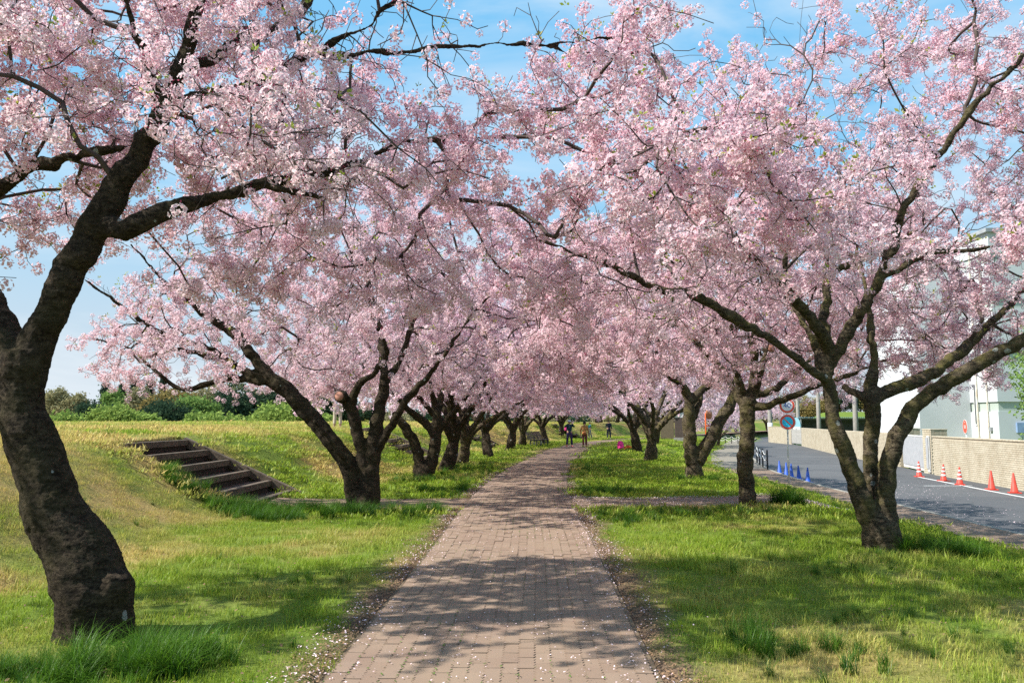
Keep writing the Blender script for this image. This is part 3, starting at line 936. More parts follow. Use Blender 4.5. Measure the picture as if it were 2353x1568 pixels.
t.limb(qlimb(b, [(330, 320, 22), (420, 262, 16, 5.6), (470, 330, 13, 5.3), (510, 410, 8, 5.1)], Y0), 2)
cr = dome(t.r, 950, (-2.4 - b[0], 6.35 - b[1]), 4.9, 2.4, 2.75, 5.7, 1.1)
w = cr + b
scr_low = (w[:, 2] < 3.3) & (w[:, 0] < -3.5)
cr = cr[(~scr_low) & ~((w[:, 0] > -1.2) & (w[:, 0] < 2.2) & (w[:, 2] > 3.6 + w[:, 1] * .10) & (t.r.random(len(w)) < .55))]
cr = thin(t, cr, 5.6, .25); w = cr + b
cr = cr[w[:, 1] > 4.7]; w = cr + b
cr = cr[~((w[:, 0] > -1.0) & (t.r.random(len(w)) < .45))]; w = cr + b
cr = cr[~((w[:, 0] < -4.4) & (w[:, 1] > 5.2) & (w[:, 1] < 8.2) & (t.r.random(len(w)) < .25))]
t.grow(cr, up=.10)
add_twigs(t, 2600); shoots(t, 170)
t.radii()
L1 = finish_tree(t, 'cherry_tree', 'large dark cherry tree leaning over the lawn, tall grass tuft at its foot', BARK1, voxel=.016, mods=(.055, .018, .016), bl=bloss(t, .97, .05, 2, .36), leaf=.17, sc=(.85, 1.35))

# ---- nearest tree on the right: three stems from one stool
b = np.array(T(2028, 1262)); b[2] -= .03
t = Cherry(b, 12); Y0 = b[1]
t.limb(qlimb(b, [(2033, 1290, 128), (2029, 1245, 104), (2018, 1205, 88), (2008, 1170, 46)], Y0), 9)
t.limb(qlimb(b, [(2010, 1225, 60), (1995, 1185, 62), (1978, 1140, 54), (1956, 1077, 46), (1929, 1014, 44), (1912, 951, 40), (1904, 889, 38), (1893, 850, 36), (1880, 804, 27, Y0 + .2), (1868, 782, 22, Y0 + .3), (1820, 700, 17, Y0 + .8), (1740, 610, 12, Y0 + 1.4), (1690, 540, 7, Y0 + 1.8)], Y0), 1.7)
t.limb(qlimb(b, [(2036, 1230, 62), (2034, 1190, 60), (2035, 1130, 54), (2038, 1077, 50), (2053, 1030, 48), (2072, 983, 46), (2094, 939, 45), (2145, 898, 43, Y0 - .1), (2195, 867, 42, Y0 - .2), (2258, 832, 41, Y0 - .3), (2321, 797, 39, Y0 - .4), (2400, 755, 34, Y0 - .5), (2520, 690, 26, Y0 - .6), (2640, 560, 16, Y0 - .7), (2720, 430, 8, Y0 - .8)], Y0), 1.7)
t.limb(qlimb(b, [(2008, 1180, 60, Y0 + .25), (1999, 1077, 42, Y0 + .35), (2000, 1014, 41, Y0 + .4), (2001, 920, 42, Y0 + .45), (2004, 870, 34, Y0 + .5), (2006, 841, 27, Y0 + .55), (2006, 794, 24, Y0 + .6), (2000, 740, 20, Y0 + .8), (1985, 650, 15, Y0 + 1.2), (1960, 540, 9, Y0 + 1.7)], Y0), 1.7)
t.limb(qlimb(b, [(2012, 915, 34, Y0 + .45), (2035, 898, 38, Y0 + .5), (2085, 881, 37, Y0 + .6), (2148, 851, 34, Y0 + .8), (2211, 804, 29, Y0 + 1.1), (2250, 765, 24, Y0 + 1.4), (2330, 690, 17, Y0 + 1.9), (2420, 600, 9, Y0 + 2.4)], Y0), 1.7)
t.limb(qlimb(b, [(1994, 925, 22, Y0 + .45), (1972, 908, 20, Y0 + .5), (1937, 885, 14, Y0 + .6)], Y0), 9)
t.limb(qlimb(b, [(1903, 880, 26), (1887, 863, 27, Y0 - .1), (1849, 838, 24, Y0 - .2), (1811, 810, 23, Y0 - .3), (1764, 772, 24, Y0 - .4), (1743, 763, 26, Y0 - .45), (1670, 720, 30, Y0 - .6), (1597, 681, 28, Y0 - .8), (1499, 657, 24, Y0 - 1.0), (1393, 606, 19, Y0 - 1.2), (1310, 575, 14, Y0 - 1.3), (1256, 555, 10, Y0 - 1.4), (1180, 540, 6, Y0 - 1.5)], Y0), 1.7)
t.limb(qlimb(b, [(1896, 860, 28), (1905, 810, 32), (1885, 765, 34, Y0 - .2), (1860, 730, 33, Y0 - .4), (1791, 642, 29, Y0 - .8), (1723, 589, 24, Y0 - 1.1), (1680, 550, 18, Y0 - 1.3), (1620, 500, 12, Y0 - 1.5), (1540, 440, 7, Y0 - 1.8)], Y0), 1.7)
t.limb(qlimb(b, [(1800, 655, 18, Y0 - .75), (1806, 574, 16, Y0 - .8), (1791, 486, 14, Y0 - .9), (1781, 404, 11, Y0 - 1), (1728, 345, 8, Y0 - 1.1), (1690, 280, 5, Y0 - 1.2)], Y0), 1.7)
t.limb(qlimb(b, [(1781, 410, 9, Y0 - 1), (1801, 345, 8, Y0 - 1.1), (1830, 270, 6, Y0 - 1.2), (1838, 190, 4, Y0 - 1.3)], Y0), 1.7)
t.limb(qlimb(b, [(1905, 860, 26), (1905, 800, 32, Y0 + .1), (1890, 740, 30, Y0 + .3), (1899, 690, 28, Y0 + .5), (1903, 633, 26, Y0 + .6), (1960, 605, 20, Y0 + .8), (2035, 574, 14, Y0 + 1.0), (2120, 520, 8, Y0 + 1.2)], Y0), 1.7)
t.limb(qlimb(b, [(1912, 840, 26), (1947, 763, 34, Y0 - .1), (2015, 647, 32, Y0 - .3), (2054, 559, 29, Y0 - .5), (2074, 486, 27, Y0 - .7), (2152, 365, 23, Y0 - 1.0), (2234, 248, 18, Y0 - 1.3), (2352, 126, 13, Y0 - 1.6), (2440, 20, 7, Y0 - 1.8)], Y0), 1.7)
t.limb(qlimb(b, [(2020, 640, 20, Y0 - .3), (2090, 600, 20, Y0 - .5), (2152, 579, 20, Y0 - .6), (2235, 574, 14, Y0 - .8), (2330, 560, 8, Y0 - 1)], Y0), 1.7)
cr = dome(t.r, 1250, (5.35 - b[0], 10.3 - b[1]), 5.3, 4.2, 2.35, 7.6, .9)
cr = thin(t, cr, Y0 - 1.3, .18)
t.grow(cr, up=.12)
add_twigs(t, 3200); shoots(t, 260)
t.radii()
R1 = finish_tree(t, 'cherry_tree', 'three stemmed mossy cherry tree on the right of the path, in front of the gate', BARK2, voxel=.018, mods=(.055, .018, .016), bl=bloss(t, .92, .047, 2, .39), leaf=.17, sc=(.85, 1.4))

# ---- second tree on the left
b = np.array(T(836, 1162)); b[2] -= .03
t = Cherry(b, 13); Y0 = b[1]
t.limb(qlimb(b, [(838, 1185, 92), (838, 1150, 78), (845, 1122, 46)], Y0), 9)
t.limb(qlimb(b, [(820, 1160, 54), (808, 1105, 50), (800, 1070, 48), (775, 1032, 46), (738, 985, 46), (700, 942, 46), (668, 905, 44), (640, 880, 42), (611, 857, 32), (584, 820, 30), (549, 775, 30), (498, 741, 24), (412, 675, 18, Y0 - .4), (371, 641, 13, Y0 - .7), (300, 560, 6, Y0 - 1.2)], Y0), 1.5)
t.limb(qlimb(b, [(650, 892, 32), (620, 880, 27), (584, 873, 23), (525, 868, 20), (464, 888, 17), (412, 892, 14), (361, 854, 12), (309, 809, 9), (282, 792, 7), (210, 778, 4)], Y0), 1.5)
t.limb(qlimb(b, [(622, 872, 26), (563, 851, 22), (520, 830, 19), (481, 816, 16, Y0 - .2), (430, 806, 13, Y0 - .3), (378, 799, 10, Y0 - .5), (309, 782, 6, Y0 - .7)], Y0), 1.5)
t.limb(qlimb(b, [(560, 850, 15, Y0 + .1), (480, 800, 13, Y0 - .3), (395, 775, 16, Y0 - .6), (343, 748, 15, Y0 - .9), (275, 700, 12, Y0 - 1.2), (192, 641, 7, Y0 - 1.5)], Y0), 1.5)
t.limb(qlimb(b, [(848, 1150, 60), (853, 1081, 46), (859, 1013, 40), (870, 944, 36), (882, 887, 30), (880, 840, 22), (872, 760, 18, Y0 + .5), (850, 660, 13, Y0 + 1), (830, 560, 8, Y0 + 1.4)], Y0), 1.5)
t.limb(qlimb(b, [(842, 1090, 36), (834, 1058, 34), (820, 990, 32), (808, 944, 34), (795, 918, 30)], Y0), 9)
t.limb(qlimb(b, [(806, 935, 26), (822, 887, 22, Y0 - .2), (863, 852, 19, Y0 - .4), (890, 805, 16, Y0 - .7), (862, 740, 13, Y0 - 1), (845, 660, 9, Y0 - 1.4), (840, 600, 6, Y0 - 1.7)], Y0), 1.5)
t.limb(qlimb(b, [(862, 1050, 26), (873, 1024, 25), (900, 978, 24, Y0 - .2), (928, 928, 22, Y0 - .4), (957, 891, 20, Y0 - .6), (980, 868, 16, Y0 - .8), (1030, 800, 12, Y0 - 1.2), (1090, 720, 8, Y0 - 1.6), (1150, 650, 5, Y0 - 2)], Y0), 1.5)
t.limb(qlimb(b, [(825, 1115, 22), (808, 1075, 19, Y0 - .1), (770, 1025, 16, Y0 - .3), (742, 992, 15, Y0 - .4), (720, 965, 9, Y0 - .5)], Y0), 9)
t.limb(qlimb(b, [(885, 880, 20), (925, 810, 18, Y0 + .3), (960, 690, 14, Y0 + .8), (970, 560, 9, Y0 + 1.2), (985, 470, 5, Y0 + 1.5)], Y0), 1.5)
cr = dome(t.r, 1000, (-2.75 - b[0], 15.2 - b[1]), 4.75, 3.7, 2.25, 6.9, .9)
cr = thin(t, cr, Y0 - 1.2, .4)
t.grow(cr, up=.12)
add_twigs(t, 2600); shoots(t, 200)
t.radii()
L2 = finish_tree(t, 'cherry_tree', 'cherry tree beside the timber steps with one long limb stretched towards the bank', BARK1, voxel=.022, mods=(.05, .02, .012), bl=bloss(t, .80, .05, 2, .42), leaf=.18, sc=(.95, 1.5))
p = P(779, 910, Y0 - .25) - b
stump(L2, p, (-.25, -1, .1), .10)

# ---- second tree on the right
b = np.array(T(1718, 1158)); b[2] -= .03
t = Cherry(b, 14); Y0 = b[1]
t.limb(qlimb(b, [(1720, 1175, 56), (1720, 1150, 46), (1714, 1100, 43), (1712, 1058, 45), (1716, 1010, 40), (1717, 950, 40), (1720, 915, 41)], Y0), 9)
t.limb(qlimb(b, [(1717, 950, 40), (1728, 890, 26), (1733, 830, 25), (1733, 785, 24), (1735, 730, 14, Y0 + .3), (1742, 640, 8, Y0 + .7)], Y0), 1.4)
t.limb(qlimb(b, [(1712, 940, 30), (1690, 900, 22, Y0 + .1), (1660, 850, 20, Y0 + .2), (1612, 800, 18, Y0 + .3), (1560, 745, 14, Y0 + .4), (1500, 680, 9, Y0 + .6), (1450, 600, 5, Y0 + .8)], Y0), 1.4)
t.limb(qlimb(b, [(1720, 935, 30), (1760, 933, 22, Y0 - .1), (1800, 918, 20, Y0 - .2), (1846, 899, 18, Y0 - .3), (1880, 886, 16, Y0 - .35), (1950, 860, 12, Y0 - .5), (2020, 830, 7, Y0 - .7)], Y0), 1.4)
t.limb(qlimb(b, [(1735, 910, 22, Y0 + .2), (1775, 895, 20, Y0 + .3), (1812, 868, 18, Y0 + .4), (1850, 835, 14, Y0 + .6), (1920, 770, 8, Y0 + .9)], Y0), 1.4)
t.limb(qlimb(b, [(1735, 900, 24), (1748, 850, 22, Y0 - .2), (1756, 820, 20, Y0 - .25), (1768, 800, 18, Y0 - .3)], Y0), 9)
t.limb(qlimb(b, [(1705, 905, 26), (1690, 850, 20, Y0 - .2), (1690, 790, 17, Y0 - .4), (1660, 700, 13, Y0 - .8), (1640, 600, 8, Y0 - 1.2)], Y0), 1.4)
cr = dome(t.r, 1000, (4.9 - b[0], 16.4 - b[1]), 4.7, 4.4, 2.3, 7.0, .9)
cr = thin(t, cr, Y0 - 1.2, .4)
t.grow(cr, up=.12)
add_twigs(t, 2300); shoots(t, 180)
t.radii()
R2 = finish_tree(t, 'cherry_tree', 'straight trunked cherry tree at the side path, just left of the road sign', BARK2, voxel=.022, mods=(.05, .02, .012), bl=bloss(t, .80, .05, 2, .42), leaf=.18, sc=(.95, 1.5))
p = P(1771, 800, Y0 - .35) - b
stump(R2, p, (.35, -1, .15), .085)

# ---- third tree on each side
b = np.array(T(974, 1097)); b[2] -= .03
t = Cherry(b, 15); Y0 = b[1]
t.limb(qlimb(b, [(974, 1115, 60), (973, 1085, 50), (976, 1064, 28)], Y0), 9)
t.limb(qlimb(b, [(962, 1085, 34), (962, 1050, 30), (950, 1012, 28), (930, 982, 25), (914, 962, 22), (905, 945, 14)], Y0), 9)
t.limb(qlimb(b, [(985, 1085, 34), (994, 1047, 32), (1000, 1005, 32), (1003, 960, 24), (996, 920, 18), (985, 870, 13, Y0 - .5), (960, 800, 8, Y0 - 1)], Y0), 1.4)
t.limb(qlimb(b, [(998, 1000, 26), (975, 968, 22), (942, 945, 18, Y0 - .3), (900, 900, 13, Y0 - .6), (840, 850, 8, Y0 - 1)], Y0), 1.4)
t.limb(qlimb(b, [(1004, 990, 24), (1030, 960, 19), (1060, 925, 15, Y0 - .4), (1100, 870, 11, Y0 - .8), (1150, 800, 6, Y0 - 1.2)], Y0), 1.4)
t.limb(qlimb(b, [(1003, 975, 20), (1012, 920, 17, Y0 + .5), (1030, 850, 12, Y0 + 1), (1040, 780, 7, Y0 + 1.5)], Y0), 1.4)
cr = dome(t.r, 900, (-2.6 - b[0], 22.5 - b[1]), 4.6, 4.5, 2.1, 6.7, .8)
t.grow(cr, up=.12); add_twigs(t, 1800); t.radii()
L3 = finish_tree(t, 'cherry_tree', 'cherry tree forked low into two stems, just past the side path on the left', BARK1, voxel=.03, mods=(.05, .02, .0), bl=bloss(t, .95, .055, 1, .40), leaf=.16, twigmin=.0, sc=(1.1, 1.7))
b = np.array(T(1596, 1096)); b[2] -= .03
t = Cherry(b, 16); Y0 = b[1]
t.limb(qlimb(b, [(1596, 1115, 60), (1594, 1085, 50), (1598, 1060, 32)], Y0), 9)
t.limb(qlimb(b, [(1590, 1065, 38), (1584, 1010, 36), (1582, 960, 36), (1584, 930, 30), (1572, 895, 26), (1535, 855, 23, Y0 - .3), (1490, 790, 18, Y0 - .6), (1460, 700, 12, Y0 - 1), (1440, 620, 7, Y0 - 1.4)], Y0), 1.4)
t.limb(qlimb(b, [(1602, 1060, 36), (1630, 1010, 34), (1655, 965, 33), (1680, 925, 30), (1690, 880, 20, Y0 + .2), (1700, 800, 14, Y0 + .6), (1705, 700, 8, Y0 + 1)], Y0), 1.4)
t.limb(qlimb(b, [(1584, 925, 26), (1612, 895, 22), (1650, 870, 18), (1690, 830, 12, Y0 - .4), (1730, 770, 7, Y0 - .8)], Y0), 1.4)
t.limb(qlimb(b, [(1592, 960, 22, Y0 + .2), (1606, 920, 18, Y0 + .3), (1612, 890, 15, Y0 + .4)], Y0), 9)
cr = dome(t.r, 900, (5.1 - b[0], 22.8 - b[1]), 4.6, 4.5, 2.2, 6.8, .8)
t.grow(cr, up=.12); add_twigs(t, 1800); t.radii()
R3 = finish_tree(t, 'cherry_tree', 'cherry tree with a thick slanting fork in front of the orange mirror post', BARK2, voxel=.03, mods=(.05, .02, .0), bl=bloss(t, .95, .055, 1, .40), leaf=.16, sc=(1.1, 1.7))

# ---- three more forms, copied along both rows
def vase(seed, nl, spread, h0, H, Rr, bark, lean=0.0):
    t = Cherry((0, 0, 0), seed); r = t.r
    la = r.uniform(0, 6.28)
    top = np.array((math.cos(la) * lean, math.sin(la) * lean, h0))
    t.limb([(0, 0, -.25, .34), (0.0, 0, .12, .27), (top[0] * .6, top[1] * .6, h0 * .6, .235), (*top, .17)], 9)
    for k in range(nl):
        a = 2 * PI * (k + r.uniform(-.25, .25)) / nl; L = r.uniform(.8, 1.15) * Rr * .72; q = r.uniform(.75, 1.15)
        pts = [(top[0], top[1], top[2] - .1, .14)]
        for j, f in enumerate((.12, .3, .55, .8, 1.0)):
            rr_ = L * f ** 1.1 * spread; z = h0 + (H - h0 - .8) * (f ** (.95 if k % 2 else .75)) * (.62, .80, .52)[k % 3] * q
            pts.append((top[0] + math.cos(a + f * r.uniform(-.25, .25)) * rr_, top[1] + math.sin(a + f * r.uniform(-.25, .25)) * rr_, z, (.11, .09, .07, .048, .022)[j] * r.uniform(.9, 1.1)))
        t.limb(pts, 1.5)
    t.grow(dome(r, 620, (0, 0), Rr, Rr, 2.0, H, 1.4), up=.12)
    add_twigs(t, 1100); t.radii()
    bl = t.blossom_points(.95, .07)
    bl = bl[~((np.hypot(bl[:, 0], bl[:, 1]) < 2.0) & (bl[:, 2] < 3.5) & (r.random(len(bl)) < .75))]
    o = {}
    o['trunk'] = t.trunk_mesh('trunk', bark)
    o['twigs'] = t.twig_mesh('twigs', .006)
    n = len(bl); g = fbm(bl[:, 0] * .8 + bl[:, 2] * .5, bl[:, 1] * .8, 41 + seed, 3)
    tint = np.clip((g - .5) * 1.5 + .45 + r.normal(0, .22, n), 0, 1)
    o['blossom'] = scatter_mesh('blossom', bl, r.uniform(0, 6.28, (n, 3)), r.uniform(1.3, 2.1, n), r.integers(0, 4, n), tint)
    q = bl[r.random(n) < .10]; k = len(q)
    o['leaves'] = scatter_mesh('leaves', q + r.normal(0, .07, (k, 3)), r.uniform(0, 6.28, (k, 3)), r.uniform(1.2, 1.9, k), r.integers(0, 3, k), r.random(k))
    return o
FORMS = [vase(31, 7, 1.0, 1.0, 6.6, 4.7, BARK1, .25), vase(32, 8, .95, .85, 6.9, 4.6, BARK2, .15), vase(33, 6, 1.1, 1.2, 6.4, 4.8, BARK1, .35)]
PROTOS = []
for k, f in enumerate(FORMS):
    root = bpy.data.objects.new('cherry_tree', None)
    parts = []
    tr = bpy.data.objects.new('trunk', f['trunk']); trunk_mods(tr, .035, .05, .02, 0); parts.append(tr)
    tw = bpy.data.objects.new('twigs', f['twigs']); tw['kind'] = 'stuff'; parts.append(tw)
    bo = bpy.data.objects.new('blossom', f['blossom']); bo['kind'] = 'stuff'; m = bo.modifiers.new('scatter', 'NODES'); m.node_group = G_FAR; parts.append(bo)
    lo = bpy.data.objects.new('leaves', f['leaves']); lo['kind'] = 'stuff'; m = lo.modifiers.new('scatter', 'NODES'); m.node_group = G_LEAF; parts.append(lo)
    PROTOS.append((root, parts))
def place_tree(k, x, y, rz, sc, label):
    root, parts = PROTOS[k]
    r_ = root.copy(); COL.objects.link(r_)
    r_.location = (x, y, float(terrain(x, y)) - .03); r_.rotation_euler = (0, 0, rz); r_.scale = (sc, sc, sc)
    tag(r_, label, 'cherry tree', 'cherry trees lining the footpath')
    for p in parts:
        c = p.copy(); COL.objects.link(c); c.parent = r_
    return r_
ROWS = [
    (0, 1026, 1080, 25.9, 'stocky cherry tree half hidden behind the low forked one on the left'),
    (1, 1062, 1066, 29.6, 'thick trunked cherry tree in the left row, third one before the bench'),
    (2, 1121, 1047, 36.6, 'short forked cherry tree in the left row, second before the bench'),
    (0, 1172, 1032, 45, 'cherry tree in the left row with a straight stem, next but one before the bench'),
    (1, 1200, 1022, 52, 'cherry tree immediately before the bench on the left of the path'),
    (2, 1254, 1019, 57.5, 'slim forked cherry tree right behind the bench'),
    (0, 1289, 1008, 71, 'cherry tree on the left of the path behind the walker in the white hat'),
    (1, 1326, 1001, 85, 'cherry tree seen between the two walkers where the path bends'),
    (2, 1371, 999, 92, 'curved cherry tree by the bend, left of the man in dark clothes'),
    (0, 1418, 995, 104, 'far cherry tree just past the man in dark clothes'),
    (1, 1495, 1058, 32, 'upright cherry tree in the right row with a bare lower stem, fourth from the front'),
    (2, 1464, 1035, 43, 'many stemmed cherry tree in the right row beside the pink rucksack'),
    (0, 1505, 1012, 58, 'cherry tree in the right row behind the many stemmed one, near the wooden hut'),
    (1, 1530, 1003, 74, 'far cherry tree in the right row in front of the hut'),
    (2, 1480, 995, 96, 'far cherry tree on the outside of the bend'),
]
for i, (k, x, y, Y, lab) in enumerate(ROWS):
    w = P(x, y, Y)
    place_tree(k, w[0], Y, random.uniform(0, 6.28), random.uniform(.95, 1.08), lab)
for i, (x, y, lab) in enumerate(((22, 122, 'distant cherry tree closing the end of the blossom tunnel on its inner side'),
                                 (33, 118, 'distant cherry tree closing the end of the blossom tunnel on its outer side'),
                                 (32, 140, 'farthest cherry tree in the left row past the bend'),
                                 (44, 138, 'farthest cherry tree in the right row past the bend'),
                                 (20, 78, 'small cherry tree on the lawn beyond the hut near the chain fence'),
                                 (12, 108, 'distant cherry tree behind the left row at the foot of the bank'))):
    place_tree(i % 3, x, y, i * 1.3, .95 if i != 4 else .7, lab)

# ------------------------------------------------------------------ grass
def lawn_patch(seed, n=80, rad=.19, h=(.028, .070), w=.0030, arch=.5, segs=2, seedheads=0):
    r = np.random.default_rng(seed + 300); V = []; F = []; C = []
    for k in range(n):
        a = r.uniform(0, 6.28); q = rad * math.sqrt(r.uniform(0, 1))
        p = np.array((q * math.cos(a), q * math.sin(a), -.01)); H = r.uniform(*h)
        b = r.uniform(0, 6.28); dv = np.array((math.cos(b), math.sin(b), 0)); sd = np.array((-dv[1], dv[0], 0)) * w * r.uniform(.7, 1.4)
        bend = arch * r.uniform(.2, 1.4); tone = r.uniform(.65, 1.25); yel = r.random() < .16
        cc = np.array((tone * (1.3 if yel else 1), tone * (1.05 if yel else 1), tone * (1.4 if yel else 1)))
        i = len(V); pts = []
        for j in range(segs + 1):
            f = j / segs
            pts.append(p + np.array((0, 0, H * f * (1 - .25 * bend * f))) + dv * H * bend * f * f)
        for j in range(segs):
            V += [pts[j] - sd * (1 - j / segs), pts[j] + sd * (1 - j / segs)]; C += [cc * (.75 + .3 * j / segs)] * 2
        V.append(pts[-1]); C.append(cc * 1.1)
        for j in range(segs - 1): F += [(i + 2 * j, i + 2 * j + 1, i + 2 * j + 3), (i + 2 * j, i + 2 * j + 3, i + 2 * j + 2)]
        j = segs - 1; F.append((i + 2 * j, i + 2 * j + 1, i + 2 * segs))
    return np.array(V), np.array(F), np.array(C)
def pg(name, mat, *a, **k):
    v, f, c = lawn_patch(*a, **k); return proto(name, v, f, mat, c)
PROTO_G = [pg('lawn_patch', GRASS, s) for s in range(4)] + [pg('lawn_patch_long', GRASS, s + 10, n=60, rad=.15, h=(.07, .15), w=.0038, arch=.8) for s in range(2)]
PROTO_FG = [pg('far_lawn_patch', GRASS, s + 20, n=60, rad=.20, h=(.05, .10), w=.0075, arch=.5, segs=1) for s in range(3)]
PROTO_T = [pg('long_tuft', TALLG, s + 30, n=70, rad=.10, h=(.22, .48), w=.0045, arch=1.0, segs=5) for s in range(3)]
G_GRASS = scatter_group('lawn', PROTO_G)
G_FGRASS = scatter_group('far_lawn', PROTO_FG)
G_TALL = scatter_group('long_grass', PROTO_T)

def grass_ok(X, Y, edge=0.0):
    s = X - c_of(Y)
    e = 1.05 + .30 * fbm(Y * 1.3, s * 0 + 4.0 * np.sign(s), 91, 3) + .12 * (fbm(X * 6, Y * 6, 92, 2) - .5)
    ok = np.abs(s) > e + edge
    inner = rl_of(Y) - side_w(Y)
    ok &= X < inner + .02 + .25 * (fbm(Y * 1.1, Y * 0, 94, 3) - .5)
    ok &= ~((X > STX0) & (X < STX1) & (Y > STY0 + .05) & (Y < STY1))
    yc = np.interp(X, _xpx, _xpy); h = np.interp(X, _xpx, _xph)
    ok &= ~((X > -4.8) & (X < 10.1) & (np.abs(Y - yc) < h * (.92 + .12 * (fbm(X * 2.5, Y * 0 + 2, 95, 2) - .5))))
    return ok
def field(y0, y1, dens, x0=None, x1=None, seed=0):
    r = np.random.default_rng(seed + 500)
    def half(Y): return .70 * Y + 1.2
    n = int(dens * (half(y0) + half(y1)) * (y1 - y0))
    Y = r.uniform(y0, y1, n * 2); X = r.uniform(-1, 1, n * 2) * half(y1)
    k = np.abs(X) < half(Y); X, Y = X[k][:n], Y[k][:n]
    k = grass_ok(X, Y); return X[k], Y[k], r
def lay(name, X, Y, r, group, scl, idx, tint=None, zoff=0., sink=None):
    n = len(X); Z = terrain(X, Y) + zoff
    rot = np.stack([r.normal(0, .1, n), r.normal(0, .1, n), r.uniform(0, 6.28, n)], 1)
    if tint is None:
        d = dry_of(X, Y); tint = np.clip(.02 + .95 * ss((d - .12) / .75) + r.normal(0, .10, n), 0, 1)
    return scatter(name, scatter_mesh(name, np.stack([X, Y, Z], 1), rot, scl, idx, tint), group)
def flat(a, f): return np.stack([a, a, a * f], 1)
X, Y, r = field(3.6, 13.5, 40, seed=1)
lush = fbm(X * .8, Y * .8, 55, 3); long_ = (lush > .60) & (r.random(len(X)) < .28)
sx = X - c_of(Y); hgt = r.uniform(.75, 1.3, len(X)) * np.where(np.abs(sx) < 1.5, .7, 1)
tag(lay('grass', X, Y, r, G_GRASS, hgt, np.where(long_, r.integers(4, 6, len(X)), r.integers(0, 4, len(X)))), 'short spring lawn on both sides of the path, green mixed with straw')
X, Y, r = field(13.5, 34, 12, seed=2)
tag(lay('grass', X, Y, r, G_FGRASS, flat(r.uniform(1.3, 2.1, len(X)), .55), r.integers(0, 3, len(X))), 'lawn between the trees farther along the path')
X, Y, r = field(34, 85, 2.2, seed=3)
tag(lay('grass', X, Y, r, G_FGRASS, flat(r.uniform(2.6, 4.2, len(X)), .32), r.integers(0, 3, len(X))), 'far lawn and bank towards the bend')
# lush long grass: at tree feet, along the path edge, below the steps
pts = []
r = np.random.default_rng(77)
def ring(cx, cy, n, rx, ry=None, sx=(.5, 1.0)):
    for _ in range(n):
        a = r.uniform(0, 6.28); q = math.sqrt(r.uniform(.02, 1)); pts.append((cx + rx * q * math.cos(a), cy + (ry or rx) * q * math.sin(a), r.uniform(*sx)))
ring(-2.4, 5.4, 60, .55, .32, (.4, .75)); ring(-3.5, 5.2, 26, .6, .3, (.3, .6)); ring(-2.9, 5.0, 40, .7, .35, (.3, .55))
ring(5.35, 10.15, 34, .55, .3, (.5, .9)); ring(4.4, 9.7, 8, .3, .2, (.25, .4)); ring(6.0, 10.6, 18, .6, .4, (.4, .7))
ring(-2.3, 14.2, 36, .9, .5, (.4, .8)); ring(-1.3, 14.4, 26, .5, .4, (.4, .8)); ring(-3.9, 14.0, 110, 1.3, .9, (.45, .9)); ring(-5.3, 14.5, 80, 1.0, .6, (.45, .85))
ring(1.75, 6.0, 12, .14, .45, (.40, .65)); ring(2.2, 5.6, 12, .4, .4, (.3, .5)); ring(1.9, 13.2, 22, .5, .7, (.35, .6)); ring(3.0, 14.2, 40, 1.6, .4, (.3, .6))
ring(5.0, 22.0, 20, .8, .4, (.4, .7)); ring(-2.3, 21.8, 30, 1.1, .5, (.4, .7)); ring(2.2, 18.2, 40, .8, .6, (.35, .6)); ring(-.9, 20.5, 26, .4, 1.2, (.4, .7)); ring(-1.2, 26, 40, 1.2, 3, (.45, .8)); ring(2.8, 26, 30, .5, 3, (.4, .7))
ring(-6.2, 16, 20, .6, .5, (.4, .7)); ring(-1.5, 18.6, 22, .8, .4, (.4, .7)); ring(3.3, 8.6, 14, 1.0, .8, (.25, .45)); ring(3.6, 6.6, 14, 1.2, .6, (.22, .38)); ring(-1.9, 8.2, 8, .3, .4, (.25, .4)); ring(8.4, 20.4, 20, .6, .4, (.4, .6))
for _ in range(160):
    yy = r.uniform(12, 34); xx = float(c_of(yy)) + r.choice((-1, 1)) * r.uniform(1.3, 1.9); pts.append((xx, yy, r.uniform(.25, .5)))
for _ in range(90):
    yy = r.uniform(4.2, 16); xx = r.uniform(-.62, .62) * yy; pts.append((xx, yy, r.uniform(.18, .36)))
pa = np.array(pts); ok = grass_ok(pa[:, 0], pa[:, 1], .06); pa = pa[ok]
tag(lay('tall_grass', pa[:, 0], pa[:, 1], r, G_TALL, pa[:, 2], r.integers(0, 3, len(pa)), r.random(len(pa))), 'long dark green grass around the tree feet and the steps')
# the one clump that stands alone
w = T(1812, 1160)
gc = thing('grass_clump', 'dense dark green grass clump standing alone right of the straight trunked tree', 'grass clump', tuple(w))
k = 16; a = r.uniform(0, 6.28, k); q = np.sqrt(r.random(k)) * .26
scatter('blades', scatter_mesh('blades', np.stack([q * np.cos(a), q * np.sin(a), np.zeros(k)], 1), np.stack([r.normal(0, .1, k), r.normal(0, .1, k), a], 1), r.uniform(.9, 1.25, k), r.integers(0, 3, k), r.random(k) * .4), G_TALL, gc)

